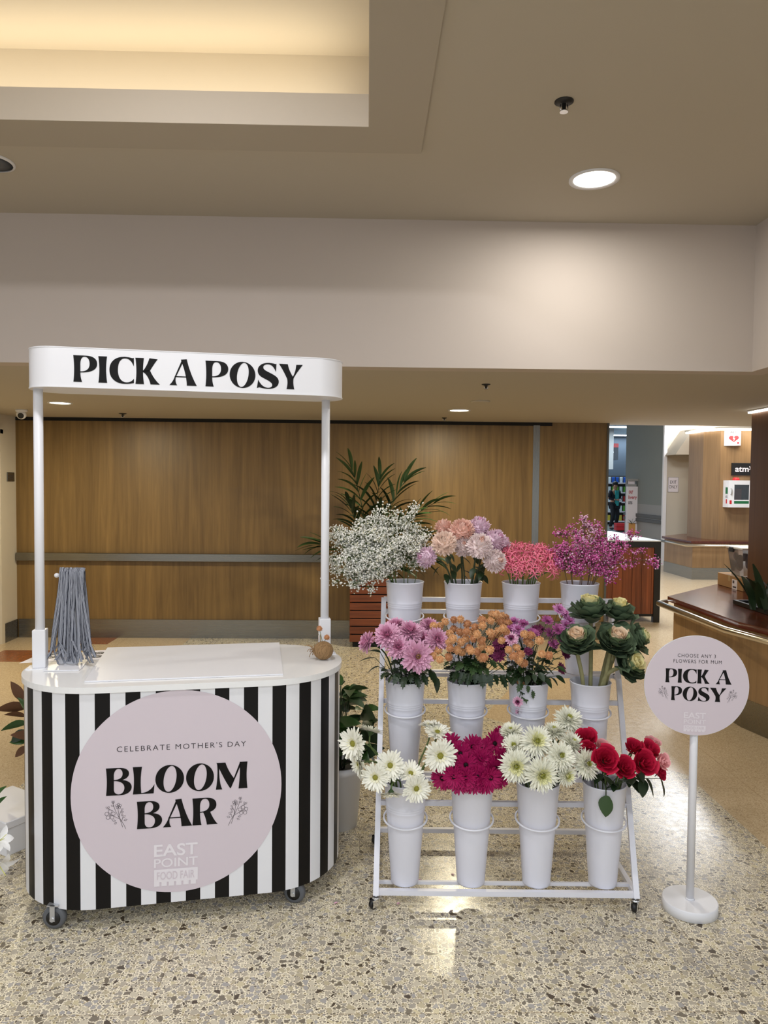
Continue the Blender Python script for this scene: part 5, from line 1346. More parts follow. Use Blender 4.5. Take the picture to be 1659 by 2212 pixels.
for lab, x, y, Y, f, d, b in (
    ('white chrysanthemum with lime centre at the top middle of its bunch', 385, 405, 2.74, (.1, -.85, .5), 64, 1),
    ('white chrysanthemum at the left edge beside the magenta gerberas', 215, 610, 2.70, (-.1, -.95, .2), 66, 1),
    ('white chrysanthemum lowest in front over its bucket', 430, 680, 2.66, (.05, -.98, .1), 68, 1),
    ('white chrysanthemum in the centre of its bunch', 590, 530, 2.70, (.1, -.85, .5), 60, 0),
    ('white chrysanthemum at the right edge against the red roses', 808, 595, 2.72, (.25, -.85, .4), 60, 0),
    ('white chrysanthemum turned upward at the right rear of its bunch', 690, 430, 2.78, (.3, -.4, .85), 52, 0),
    ('small white chrysanthemum low on the right of its bunch', 640, 690, 2.68, (.4, -.85, .1), 44, 1),
    ('white chrysanthemum at the rear middle turned away upward', 540, 330, 2.84, (.0, -.25, .95), 50, 0),
    ('white chrysanthemum at the rear left of its bunch', 175, 335, 2.85, (-.2, -.3, .9), 50, 0),
    ('white chrysanthemum half hidden between the left one and the top one', 205, 455, 2.78, (-.3, -.6, .7), 54, 0),
    ('white chrysanthemum standing alone above the others before the kale bucket', 660, 225, 2.88, (.1, -.6, .8), 58, 0)):
    flower('white_chrysanthemum', lab, 'flower', G, 0, 2, 1060 + x * .2532, 1500 + y * .2532, Y, f, d * 1.08, (B_wmum, B_wmum2)[b], None, CAL, .0034,
           leaves=[(LF_mum, .75, rnd.uniform(-2.6, -.5), .045, -.2)])
G = 'red roses in the bottom right bucket'
for lab, x, y, Y, f, d, b in (
    ('large open red rose in front beside the white chrysanthemums', 970, 565, 2.66, (-.1, -.85, .5), 57, 1),
    ('red rose lowest in the middle of its bunch', 1132, 635, 2.66, (.05, -.8, .6), 48, 0),
    ('red rose on the right facing forward beside the pale pink rose', 1290, 590, 2.70, (.15, -.85, .5), 55, 1),
    ('red rose at the rear left above the white chrysanthemums', 815, 392, 2.80, (-.2, -.6, .75), 46, 1),
    ('red rose half hidden below the rear left rose', 835, 490, 2.76, (-.3, -.8, .4), 41, 0),
    ('red rose at the upper right of its bunch', 1215, 470, 2.78, (.0, -.5, .85), 41, 0),
    ('red rose at the rear right of its bunch', 1345, 490, 2.78, (.3, -.5, .8), 46, 1),
    ('red rose peeping out lowest at the right of its bunch', 1430, 665, 2.76, (.6, -.6, .2), 32, 0)):
    flower('red_rose', lab, 'flower', G, 0, 3, 1060 + x * .2532, 1500 + y * .2532, Y, f, d, B_rose[b], None, SEPAL, .0028, M_stem, tail=.35,
           leaves=[(LF_rose, rnd.uniform(.2, .5), rnd.uniform(-3.0, .2), rnd.uniform(.045, .065), rnd.uniform(-.6, .1)) for _ in range(2)])
for lab, x, y, Y, f, d in (('pale pink rose at the right edge of the rose bunch', 1448, 575, 2.72, (.45, -.75, .4), 36), ('pale pink rose at the rear right behind the red roses', 1375, 432, 2.84, (.2, -.4, .9), 34), ('pale pink rose hidden behind the large open red rose', 950, 452, 2.82, (.0, -.4, .9), 32)):
    flower('pink_rose', lab, 'flower', 'pink roses in the bottom right bucket', 0, 3, 1060 + x * .2532, 1500 + y * .2532, Y, f, d, B_prose, None, SEPAL, .0026, tail=.35,
           leaves=[(LF_rose, .45, rnd.uniform(-2.5, .2), .05, -.4)])
# rose with the big leaf hanging over the bucket front
tip = P(1309, 1722, 2.705); b0 = bucket_pt(0, 3, .25)
t = thing('rose_stem', 'bloomless rose stem with one big leaf hanging over the bucket front', 'flower stem', b0)
pts = [b0, bucket_pt(0, 3, .463, -.01, -.06)] + [P(1305, 1690, 2.70), P(1309, 1706, 2.695), tip]
MB().tube([p - b0 for p in pts], .0022, 6).obj('stem', M_stem_dark, t)
add_leaf(t, b0, tip + Vector((.003, -.012, .01)), (-.18, -.16, -1), .078, ovate_leaf(M_leaf, .86, .06), 0)
for u, v, d, s in ((1395, 1690, (.5, -.2, -.9), .075), (1385, 1690, (.1, -.3, -1), .07), (1426, 1690, (.35, -.1, -1), .07), (1283, 1678, (-.8, -.3, -.2), .055), (1300, 1680, (-.5, -.4, -.3), .05), (1375, 1665, (.3, -.4, -.6), .06)):
    p = P(u, v - 8, 2.74); add_leaf(t, b0, p, d, s, LF_rose)
    MB().tube([pts[1] - b0, (pts[1] + p) / 2 - b0 + Vector((0, 0, .02)), p - b0], .0013, 5).obj('leaf_stalk', M_stem_dark, t)

# ---- middle row
def mumleaves(n): return [(rnd.choice((LF_mum, LF_mum, LF_mum2)), rnd.uniform(.02, .55), rnd.uniform(-PI, 0.0), rnd.uniform(.042, .062), rnd.uniform(-.5, .5)) for _ in range(n)]
G = 'pink chrysanthemums in the middle row bucket'
for lab, x, y, Y, f, d, b in (
    ('pink chrysanthemum with a straw centre lowest in front of its bunch', 868, 1335, 2.90, (.15, -.95, .2), 68, 0),
    ('pink chrysanthemum at the upper left of its bunch', 622, 1160, 2.94, (-.2, -.75, .6), 58, 1),
    ('pink chrysanthemum in profile at the far left of its bunch', 455, 1215, 2.94, (-.85, -.3, .35), 46, 1),
    ('pink chrysanthemum turned up at the top middle of its bunch', 810, 1130, 2.98, (.1, -.45, .85), 54, 1),
    ('pink chrysanthemum in the middle below the upper two', 712, 1260, 2.92, (-.05, -.8, .5), 52, 1),
    ('pink chrysanthemum on the right side beside the apricot buttons', 1035, 1195, 2.96, (.4, -.8, .4), 52, 1),
    ('pink chrysanthemum hidden at the rear left of its bunch', 690, 1085, 3.04, (-.1, -.3, .95), 46, 1),
    ('pink chrysanthemum in shade between its right hand neighbours', 905, 1190, 3.00, (.1, -.6, .7), 50, 1),
    ('pink chrysanthemum at the rear right behind the apricot buttons', 975, 1085, 3.08, (.2, -.4, .85), 44, 1)):
    flower('pink_chrysanthemum', lab, 'flower', G, 1, 0, 680 + x * .2532, 1080 + y * .2532, Y, f, d, (B_pmum, B_pmum2)[b], None, CAL, .0032, M_stem_dark, mumleaves(5))

def spray(kind, label, group, r, c, tips, Y0, blooms, px, face0, nleaf, leafset=None):
    """one branching stem with several small blooms"""
    W = [P(u, v, Y0 + rnd.uniform(-.045, .045)) for u, v in tips]
    cen = sum(W, Vector()) / len(W); ctr = bucket_pt(r, c, ROWS[r][2])
    base, pts = stem_path(r, c, cen * .6 + ctr * .4 + Vector((0, .0, .01)), (cen - ctr) + Vector((0, 0, .02)), .0)
    t = thing(kind, label, 'flower', base, group=group)
    st = MB().tube([p - base for p in pts], .0024, 6); fork = pts[-1]; f2 = pts[-4]
    for i, w in enumerate(W):
        d = (w - ctr).normalized() + Vector(face0) + Vector((rnd.uniform(-.3, .3), rnd.uniform(-.2, .2), rnd.uniform(-.2, .2)))
        d.normalize(); s = px * rnd.uniform(.95, 1.12) * w.y / 1600 / 2 / .86
        a = fork if i % 2 else f2
        e = w - d * s * .25
        st.tube([q - base for q in bez(a, a + (e - a) * .4 + Vector((0, 0, .012)), e - d * .02, e, 4)], .0012, 5)
        link('bloom', rnd.choice(blooms), t, M=Matrix.Translation(w - base) @ look(d, rnd.uniform(0, 6)) @ Matrix.Scale(s, 4))
    st.obj('stem', M_stem_dark, t)
    for k in range(nleaf):
        p = pts[1] + (pts[-1] - pts[1]) * rnd.uniform(.05, 1.0); a = rnd.uniform(-PI, 0.1)
        add_leaf(t, base, p, (math.cos(a), math.sin(a), rnd.uniform(-.7, .5)), rnd.uniform(.04, .062), rnd.choice(leafset or (LF_mum, LF_mum, LF_mum2)), rnd.uniform(-.4, .4))
    return t
Z4 = lambda L: [(680 + x * .2532, 1080 + y * .2532) for x, y in L]
Z5 = lambda L: [(1050 + x * .2592, 1080 + y * .2592) for x, y in L]
G = 'apricot button chrysanthemum sprays in the middle row'
for lab, tips, Y in (
    ('apricot button spray drooping lowest on the left over the pink chrysanthemum', [(1055, 1290), (1010, 1335), (1070, 1365), (1145, 1345), (1155, 1270), (1215, 1285)], 2.90),
    ('apricot button spray reaching up on the far left of its bunch', [(1020, 1085), (1075, 1085), (1115, 1050), (1185, 1035), (1245, 1030), (1150, 1150), (1190, 1115)], 3.02),
    ('apricot button spray at the left front of its bunch', [(1180, 1190), (1150, 1220), (1245, 1225), (1295, 1130), (1285, 1195), (1255, 1305), (1310, 1270)], 2.92),
    ('apricot button spray in the middle front of its bunch', [(1355, 1190), (1385, 1150), (1420, 1205), (1330, 1290), (1385, 1300), (1440, 1350), (1410, 1350), (1420, 1255), (1485, 1285)], 2.90),
    ('apricot button spray at the top middle of its bunch', [(1300, 1070), (1365, 1095), (1425, 1035), (1430, 1085), (1495, 1045), (1240, 1140), (1330, 1145)], 3.00),
    ('apricot button spray at the right of its bunch', [(1490, 1140), (1505, 1175), (1560, 1130), (1590, 1205), (1600, 1100), (1625, 1140), (1540, 1165)], 2.96),
    ('apricot button spray highest at the right rear of its bunch', [(1540, 985), (1590, 1000), (1625, 1015), (1560, 1045), (1500, 985), (1640, 1060), (1580, 1050)], 3.08)):
    spray('button_chrysanthemum', lab, G, 1, 1, Z4(tips), Y, B_btn, 18.5, (0, -.9, .3), 12)
G = 'apricot and purple sprays in the third middle row bucket'
for lab, tips, Y in (
    ('apricot spray standing at the top of the mixed purple bunch', [(320, 1130), (372, 1138), (365, 1208), (440, 1178), (340, 1185)], 2.94),
    ('apricot spray at the left front of the mixed purple bunch', [(255, 1240), (230, 1308), (190, 1255), (275, 1335), (315, 1365), (285, 1292)], 2.90),
    ('pair of apricot buttons at the right front of the mixed purple bunch', [(460, 1287), (520, 1300)], 2.92),
    ('single apricot button hanging over the front of its bucket', [(290, 1540)], 2.93)):
    spray('button_chrysanthemum', lab, G, 1, 2, Z5(tips), Y, B_btn, 18.5, (0, -.9, .3), 6)
G = 'purple chrysanthemum sprays in the third middle row bucket'
for lab, tips, Y, px, bl in (
    ('tall purple spray with the three largest blooms at the right top', [(650, 950), (665, 1045), (610, 915), (690, 1010)], 3.00, 25, B_pur[1:2]),
    ('lilac purple bloom with dark centre at the left front', [(208, 1160)], 2.92, 28, B_pur[3:4]),
    ('pink purple bloom hanging lowest over the bucket front', [(265, 1680), (283, 1765)], 2.93, 20, B_pur[3:4]),
    ('purple spray in the middle rear of the mixed bunch', [(310, 1030), (230, 1015), (265, 1080), (215, 1075), (290, 1120)], 3.06, 24, B_pur[:2]),
    ('purple spray in the centre of the mixed bunch', [(420, 1090), (450, 1075), (510, 1005), (530, 1110), (390, 1110)], 3.04, 25, (B_pur[0], B_pur[2])),
    ('purple spray on the right before the kale', [(620, 1150), (560, 1200), (650, 1240), (600, 1080), (640, 1180)], 3.00, 24, (B_pur[0], B_pur[2])),
    ('dark purple spray in shade at the left beside the apricot buttons', [(100, 1205), (110, 1300), (70, 1290), (150, 1190), (130, 1250)], 2.99, 26, B_pur[2:3]),
    ('dark purple spray drooping at the lower right', [(622, 1392), (630, 1415), (350, 1265), (660, 1290)], 2.96, 20, B_pur[2:3])):
    spray('purple_chrysanthemum', lab, G, 1, 2, Z5(tips), Y, bl, px, (0, -.9, .3), 7)
# foliage tumbling over the rims
def foliage(label, r, c, pts_px, leaf_me, Y, s, group):
    base = bucket_pt(r, c, ROWS[r][2] - .12)
    t = thing('leafy_stem', label, 'flower stem', base, group=group); st = MB()
    mouth = bucket_pt(r, c, ROWS[r][2] + .01)
    for u, v, d in pts_px:
        p = P(u, v, Y); m_ = mouth * .55 + Vector((p.x, p.y, mouth.z + .02)) * .45
        st.tube([q - base for q in (base, mouth * .8 + p * .2, m_, p)], .0014, 5)
        add_leaf(t, base, p, d, s * rnd.uniform(.8, 1.15), leaf_me, rnd.uniform(-.5, .5))
    st.obj('stem', M_stem_dark, t)
G = 'leafy chrysanthemum stems at the bucket rims'
foliage('dark lobed leaves falling over the apricot bucket rim', 1, 1, [(990 + k * 13, 1450 + (k * 37 % 18), ((k - 4) * .18, -.5, -1)) for k in range(9)], LF_mum, 2.925, .058, G)
foliage('second tier of dark leaves in the apricot bucket', 1, 1, [(975 + k * 12, 1425 + (k * 23 % 20), ((k - 5) * .2, -.8, -.4)) for k in range(11)], LF_mum2, 2.94, .055, G)
foliage('dark lobed leaves below the pink chrysanthemums', 1, 0, [(835 + k * 13, 1452 + (k * 31 % 12), ((k - 4) * .2, -.6, -.7)) for k in range(8)], LF_mum, 2.935, .05, G)
foliage('long dark leaves hanging right of the pink chrysanthemums', 1, 0, [(926, 1448, (.5, -.3, -.6)), (938, 1462, (.4, -.2, -1)), (915, 1440, (.7, -.4, -.1)), (812, 1422, (-1, -.1, .1)), (818, 1440, (-1, -.3, -.2)), (822, 1410, (-.9, -.2, .4))], LF_ov, 2.94, .062, G)
foliage('leaves in the mixed purple and apricot bucket', 1, 2, [(1105 + k * 12, 1452 + (k * 29 % 16), ((k - 4) * .22, -.6, -.4)) for k in range(9)], LF_ov, 2.935, .045, G)
foliage('pale green leaves hanging with the lowest purple bloom', 1, 2, [(1140, 1480, (.1, -.3, -1)), (1150, 1492, (.2, -.2, -1)), (1128, 1475, (-.5, -.3, -.7)), (1205, 1440, (.6, -.3, -.3)), (1196, 1425, (.8, -.2, .2))], LF_mum2, 2.93, .042, G)
# ornamental kale
def kale_mesh(seed, heart, big):
    rg = random.Random(seed); mb = MB().ball((0, 0, .34), .30, 12, 6, 2)
    for n, L, W, e, c, z, mi, rows in ((7, 1.0 * big, .86, 6, 46, -.26, 0, 7), (8, .94, .80, 24, 40, -.20, 0, 7), (8, .80, .70, 38, 34, -.10, 0, 6), (7, .66, .60, 46, 28, .04, 1, 6), (7, .60, .54, 52, 22, .18, 2, 5), (7, .52, .46, 62, 24, .26, 2, 4), (6, .42, .34, 72, 34, .34, 2, 4)):
        petals(mb, n, L, W, dg(e), dg(c), .05, z, mi, .08, rows, .35, 'broad', rg.uniform(0, 1), rg, .07)
    return mb.mesh('rosette', [M_kale, M_kalel, heart])
B_kale = [kale_mesh(1, M_kalep, 1.0), kale_mesh(2, M_kalec, 1.0), kale_mesh(3, M_kalec, 1.2)]
G = 'ornamental kale stems in the middle right bucket'
for lab, x, y, Y, f, d, b in (
    ('ornamental kale head with blush heart at the left front of its bunch', 755, 1190, 2.93, (-.15, -.52, .85), 76, 0),
    ('ornamental kale head with blush heart at the middle front of its bunch', 1070, 1195, 2.92, (.1, -.58, .8), 78, 0),
    ('ornamental kale head with yellow heart lowest on the right', 1175, 1375, 2.90, (.5, -.72, .45), 76, 1),
    ('ornamental kale head looking upward at the top left of its bunch', 870, 935, 3.02, (-.1, -.15, 1), 80, 1),
    ('ornamental kale head looking upward at the top right of its bunch', 1100, 950, 3.04, (.1, -.2, 1), 70, 1),
    ('pale ornamental kale head in profile at the far right of its bunch', 1245, 1150, 2.98, (.8, -.4, .35), 70, 2)):
    t = flower('ornamental_kale', lab, 'flower', G, 1, 3, 1050 + x * .2592, 1080 + y * .2592, Y, f, d, B_kale[b], None, None, .0085, M_kstem, tail=.12)
    root = t.location
    for k in range(3):
        w = P(1050 + x * .2592, 1080 + y * .2592, Y); ctr = bucket_pt(1, 3, ROWS[1][2] + .04); p = ctr + (w - ctr) * rnd.uniform(.55, .85); a = rnd.uniform(-PI, .2)
        me = ovate_leaf(M_kale, .8, .3)
        add_leaf(t, root, p, (math.cos(a), math.sin(a), rnd.uniform(.2, .8)), rnd.uniform(.07, .10), me, rnd.uniform(-.4, .4))
# ---- top row
G = 'blush pompom chrysanthemums in the top row'
for lab, x, y, Y, f, d, b in (
    ('peach pompom chrysanthemum at the left front of its bunch', 1110, 400, 3.13, (-.2, -.75, .6), 52, 0),
    ('salmon pompom chrysanthemum at the top middle of its bunch', 1250, 305, 3.20, (.0, -.6, .8), 50, 1),
    ('palest blush pompom chrysanthemum at the right front of its bunch', 1395, 430, 3.12, (.1, -.7, .7), 54, 2),
    ('lilac pompom chrysanthemum in profile lowest on the left', 992, 490, 3.16, (-.8, -.5, .1), 44, 3),
    ('lilac pompom chrysanthemum at the upper right of its bunch', 1395, 275, 3.24, (.1, -.4, .9), 46, 3),
    ('lilac pompom chrysanthemum on the right edge of its bunch', 1505, 365, 3.20, (.5, -.6, .5), 46, 3),
    ('blush pompom chrysanthemum lowest on the right beside the nerines', 1500, 525, 3.14, (.5, -.75, .2), 48, 2),
    ('salmon pompom chrysanthemum at the rear left of its bunch', 1110, 275, 3.27, (-.2, -.3, .9), 38, 1),
    ('blush pompom chrysanthemum half hidden in the middle of its bunch', 1262, 425, 3.18, (.0, -.7, .5), 42, 2),
    ('lilac pompom chrysanthemum at the far right rear of its bunch', 1565, 400, 3.24, (.6, -.3, .6), 38, 3)):
    flower('pompom_chrysanthemum', lab, 'flower', G, 2, 1, 680 + x * .2532, 1080 + y * .2532, Y, f, d, B_pom[b], None, None, .0036, M_stem_dark, [(LF_ov, rnd.uniform(.15, .7), rnd.uniform(-3, 0), .05, rnd.uniform(-.9, -.2)) for _ in range(2)], tail=.2, rad=1.0)
G = 'coral nerines in the top row bucket'
for k, (lab, x, y, Y, d) in enumerate((
    ('coral nerine at the upper left beside the blush pompoms', 180, 470, 3.20, 44), ('coral nerine standing highest in the middle of its bunch', 315, 430, 3.24, 45), ('coral nerine in the centre front of its bunch', 325, 540, 3.14, 49),
    ('coral nerine left of the centre front one', 225, 520, 3.17, 47), ('coral nerine at the top right of its bunch', 455, 440, 3.22, 45), ('coral nerine right of the centre in its bunch', 420, 520, 3.16, 49),
    ('coral nerine at the right edge beside the pink cloud flowers', 520, 490, 3.20, 45), ('coral nerine lowest on the right of its bunch', 525, 590, 3.15, 47), ('coral nerine lowest on the left of its bunch', 150, 560, 3.16, 45), ('coral nerine half hidden at the rear of its bunch', 390, 445, 3.28, 45), ('coral nerine low in front of its bunch', 400, 595, 3.12, 44), ('coral nerine low left of the middle front', 260, 590, 3.13, 44), ('coral nerine at the rear left of its bunch', 245, 430, 3.28, 44))):
    flower('coral_nerine', lab, 'flower', G, 2, 2, 1050 + x * .2592, 1080 + y * .2592, Y, ((x - 340) / 330, -.6, .6), d, B_ner[k % 3], None, None, .0032, M_stem, tail=.05)

def cloud(kind, label, group, r, c, end, Y, m_main, m_b, size, nsub, nper, spread, smat, rg):
    """one stem of cloud flowers: stem, branching twigs and a haze of tiny blossoms"""
    E = P(end[0], end[1], Y)
    ctr = bucket_pt(r, c, ROWS[r][2]); off = Vector((E.x - ctr.x, E.y - ctr.y, 0)); l = max(off.length, 1e-3)
    mouth = ctr + off * (min(.062, l * .6) / l)
    base = bucket_pt(r, c, ROWS[r][1] + .02) - off * (.015 / l)
    dist = (E - mouth).length
    main = bez(mouth, mouth + (mouth - base).normalized() * dist * .3, E - (E - mouth).normalized() * dist * .2 + Vector((0, 0, .02)), E, 8)
    t = thing(kind, label, 'flower', base, group=group)
    st = MB().tube([p - base for p in [base] + main], [.0022] + [.0020 - .00012 * i for i in range(9)], 5)
    bl = MB()
    for s in range(nsub):
        f = .30 + .70 * (s + .5) / nsub; i = min(7, int(f * 8)); a = main[i].lerp(main[i + 1], f * 8 - i)
        dr = (main[i + 1] - main[i]).normalized() * .5 + Vector((rg.gauss(0, 1), rg.gauss(0, 1), rg.gauss(.15, .9))).normalized()
        if (dr.z < -.2) and f < .6: dr.z *= -.5
        b = a + dr.normalized() * spread * rg.uniform(.5, 1.0) * (.6 + .5 * f)
        st.tube([a - base, (a + b) / 2 - base + Vector((0, 0, .004)), b - base], .0008, 3)
        for k in range(nper):
            e = b + Vector((rg.gauss(0, 1), rg.gauss(0, 1), rg.gauss(0, 1))) * spread * .26 * rg.uniform(.3, 1)
            w = a.lerp(b, rg.uniform(.55, 1))
            st.tube([w - base, e - base], .00045, 3, cap=False)
            q = e - base; rr = size * rg.uniform(.7, 1.25); mi = 0 if rg.random() < .72 else (1 if rg.random() < .6 else 2)
            d = Vector((rg.gauss(0, 1), rg.gauss(-.6, 1), rg.gauss(.5, 1))).normalized(); M = Matrix.Translation(q) @ look(d, rg.uniform(0, 6))
            vs = [M @ Vector((0, 0, -.5 * rr))] + [M @ Vector((rr * math.cos(PI * j / 3), rr * math.sin(PI * j / 3), .28 * rr * (j % 2))) for j in range(6)] + [M @ Vector((0, 0, .75 * rr))]
            bl.add(vs, [(0, 1 + (j + 1) % 6, 1 + j) for j in range(6)] + [(1 + j, 1 + (j + 1) % 6, 7) for j in range(6)], mi, True)
    st.obj('stem', smat, t)
    o = bl.obj('blossoms', m_b, t); o['kind'] = 'stuff'
    return t
rg = random.Random(77)
G = 'white cloud flower stems in the top left bucket'
for lab, e, Y, ns in (('at the upper left tip of the cloud', (748, 1172), 3.20, 15), ('stretching lowest left beside the canopy post', (752, 1226), 3.18, 17), ('drooping to the lowest point of the cloud', (768, 1262), 3.15, 14), ('rising at the top left of the cloud', (802, 1140), 3.24, 16), ('at the top middle of the cloud', (842, 1128), 3.26, 17), ('standing at the top right of the cloud', (886, 1126), 3.26, 15), ('on the right edge of the cloud', (912, 1172), 3.24, 11), ('in the right half of the cloud', (872, 1180), 3.18, 14), ('in the left half of the cloud', (782, 1190), 3.14, 18), ('in the centre of the cloud', (826, 1165), 3.16, 18), ('in the lower left of the cloud', (790, 1225), 3.12, 16), ('in the lower middle of the cloud', (832, 1205), 3.12, 14), ('reaching out to the left edge of the cloud', (740, 1200), 3.24, 15), ('behind the centre of the cloud', (815, 1150), 3.30, 16), ('at the outermost left of the cloud', (732, 1165), 3.22, 14), ('hanging low left below the outermost one', (745, 1245), 3.20, 14), ('left of the centre front of the cloud', (765, 1208), 3.12, 17), ('filling the upper left of the cloud', (775, 1160), 3.18, 17)):
    cloud('cloud_flower', 'white cloud flower stem ' + lab, G, 2, 0, e, Y, None, [M_gyp, M_gyp, FM('cream_cloud_blossom', (226, 222, 196), .05) if 'cream_cloud_blossom' not in bpy.data.materials else bpy.data.materials['cream_cloud_blossom']], .0044, ns + 10, 34, .068, M_stem, rg)
G = 'pink cloud flower stems in the top right bucket'
for lab, e, Y, ns in (('at the left edge beside the nerines', (1208, 1195), 3.20, 12), ('rising at the upper left', (1226, 1155), 3.24, 12), ('standing tallest with pale tips', (1262, 1134), 3.26, 14), ('at the top right of the centre', (1284, 1150), 3.26, 10), ('in the centre', (1255, 1185), 3.16, 15), ('left of the centre front', (1228, 1215), 3.14, 13), ('right of the centre front', (1290, 1205), 3.14, 13), ('leaning right against the dark counter box', (1330, 1195), 3.20, 11), ('arching far right with few blossoms', (1362, 1168), 3.26, 8), ('reaching farthest right', (1412, 1208), 3.22, 6), ('low on the right side', (1325, 1228), 3.14, 9), ('behind the centre', (1300, 1178), 3.30, 12)):
    pale = 'pale' in lab
    cloud('cloud_flower', 'pink cloud flower stem ' + lab + ' of the pink cloud', G, 2, 3, e, Y, None, [M_gypl, M_gypl, M_gypp] if pale else [M_gypp, M_gypl, M_gypd], .0042, ns + 6, 20, .060, FM('pink_cloud_stem', (112, 92, 74), .2) if 'pink_cloud_stem' not in bpy.data.materials else bpy.data.materials['pink_cloud_stem'], rg)

# ================================================================== SMALL PLANTS AND FLOOR ITEMS
tv = Vector((-0.190, 3.06, TZ + .055))
for lab, u, v in (('small apricot button flower stuck high in the twine ball', 690, 1360), ('small apricot button flower stuck low in the twine ball', 706, 1379)):
    e = P(u, v, 3.06); b0 = Vector((-.178, 3.03, TZ + .062))
    t = thing('button_flower', lab, 'flower', b0, group='two apricot flowers in the twine ball')
    MB().tube([(0, 0, 0), (e - b0) * .6 + Vector((0, 0, .004)), e - b0], .0012, 5).obj('stem', M_stem, t)
    link('bloom', B_btn[2], t, M=Matrix.Translation(e - b0) @ look((.1, -.5, .9)) @ Matrix.Scale(.015, 4))
t = thing('glass_vial', 'thin clear glass vial standing in the twine ball', 'vial', (-.192, 3.035, TZ + .06))
MB().lathe([(.005, 0), (.006, .002), (.006, .042)], 14, cap=False).obj('glass', M_pane, t)

def pot_plant(name, label, x, y, r, h, n, leaf, hgt, spread, size, potm, pn, twig=M_stem_dark):
    t = thing(name, label, 'plant', (x, y, 0)); base = Vector((x, y, 0))
    MB().lathe([(.001, .004), (r * .78, .004), (r * .78, 0), (r * .80, 0), (r * .99, h * .88), (r * 1.04, h * .885), (r * 1.05, h), (r * .98, h), (r * .93, h * .9), (.001, h * .9)], 40, cap=False).obj(pn, potm, t)
    MB().lathe([(.001, 0), (r * .93, 0), (r * .93, .004), (.001, .004)], 24, c=(0, 0, h * .89), cap=False).obj('soil', M_dark, t)
    st = MB(); rg2 = random.Random(name)
    for k in range(n):
        a = rg2.uniform(0, 2 * PI); rr = spread * math.sqrt(rg2.random()); zz = h + hgt * (.15 + .85 * rg2.random() * (1 - .35 * (rr / spread) ** 2))
        e = base + Vector((rr * math.cos(a), rr * math.sin(a), zz)); fo = base + Vector((rr * .2 * math.cos(a), rr * .2 * math.sin(a), h * .9))
        st.tube([q - base for q in bez(fo, fo + Vector((0, 0, (zz - h) * .6)), e - Vector((0, 0, .02)), e, 4)], .0025, 5)
        for j in range(3):
            aa = a + rg2.uniform(-1.3, 1.3); add_leaf(t, base, e, (math.cos(aa), math.sin(aa), rg2.uniform(-.25, .9)), size * rg2.uniform(.8, 1.3), rg2.choice(leaf), rg2.uniform(-1.2, 1.2))
    st.obj('stem', twig, t)
    return t
pot_plant('potted_shrub', 'dark green broad leafed plant in a white pot between cart and rack', -.125, 3.44, .112, .295, 46, [LF_ov, LF_gl, LF_gl, ovate_leaf(M_leaf, .5, .5)], .36, .15, .105, M_white, 'pot')
LF_br = ovate_leaf(M_leaf_brown, .5, .25)
t = thing('magnolia_stem_bunch', 'brown and green magnolia leaves showing left of the cart', 'plant', (-1.40, 3.55, 0)); b0 = Vector((-1.40, 3.55, 0))
MB().lathe([(.001, .004), (.075, .004), (.075, 0), (.078, 0), (.10, .24), (.105, .25), (.098, .25), (.09, .2), (.001, .2)], 36, cap=False).obj('pot', M_white, t)
st = MB()
for u, v, d, me, s in ((48, 1512, (-.35, -.1, .8), LF_br, .10), (56, 1528, (-1, -.2, .1), LF_br, .125), (55, 1548, (-.9, -.2, .35), LF_br, .09), (58, 1562, (-1, -.25, .0), LF_gl, .105), (56, 1578, (-.7, -.3, -.5), LF_ov, .085), (60, 1600, (-.9, -.3, .1), LF_gl, .08), (58, 1612, (-.7, -.2, -.6), LF_br, .075), (66, 1545, (-.2, -.3, 1), LF_gl, .10), (72, 1590, (-.5, -.6, .3), LF_br, .1)):
    p = P(u, v, 3.45); st.tube([(0, 0, .2), (p - b0) * .5 + Vector((.03, 0, .16)), p - b0], .003, 5); add_leaf(t, b0, p, d, s, me, rnd.choice((-1, 1)) * rnd.uniform(.8, 1.3))
st.obj('stem', M_stem_dark, t)
# white carton at the left
t = thing('white_box', 'white cardboard box with a loose lid on the floor left of the cart', 'box', (-1.60, 3.32, 0), math.radians(-33))
MB().bbox(-.17, .17, -.12, .12, 0, .125, .003).obj('carton', M_white, t)
MB().bbox(-.174, .174, -.124, .124, .118, .150, .003).obj('lid', M_white, t)
# lilies at the left frame edge
M_lily = FM('white_lily_petal', (246, 244, 242), .03)
LILY = petals(petals(MB(), 3, 1.0, .42, dg(50), dg(-70), .05, 0, 0, .06, 6, .3, 'point', 0, rnd, .05), 3, .95, .52, dg(46), dg(-60), .05, .02, 0, .06, 6, .3, 'point', 1.05, rnd, .05).mesh('bloom', M_lily)
b0 = Vector((-1.62, 2.72, 0))
for k, (lab, u, v, Y, f, s) in enumerate((('white lily bloom nearest the floor at the left picture edge', -6, 1862, 2.64, (.55, -.5, -.5), .075), ('white lily bloom above the lowest one at the left picture edge', -4, 1818, 2.68, (.7, -.3, .5), .06))):
    p = P(u, v, Y); bb = b0 + Vector((.04 * k, 0, 0))
    t = thing('white_lily', lab, 'flower', bb, group='white lilies left of the cart')
    MB().tube([q - bb for q in bez(bb, bb + Vector((0, 0, .3)), p + Vector((-.14, 0, .2)), p, 8)], .004, 6).obj('stem', M_stem, t)
    b = link('bloom', LILY, t, M=Matrix.Translation(p - bb) @ look(f, 1.0 + k) @ Matrix.Scale(s, 4))
    MB().tube([(0, 0, 0), (.05, .02, .5), (.1, .05, .85)], .02, 5).tube([(0, 0, 0), (-.08, .04, .5), (-.15, .08, .8)], .02, 5).obj('stamens', M_ymum, b)
    add_leaf(t, bb, P(-12, 1745 - 22 * k, 2.9), (.5, -.1, .8), .06, LF_gl, .9)
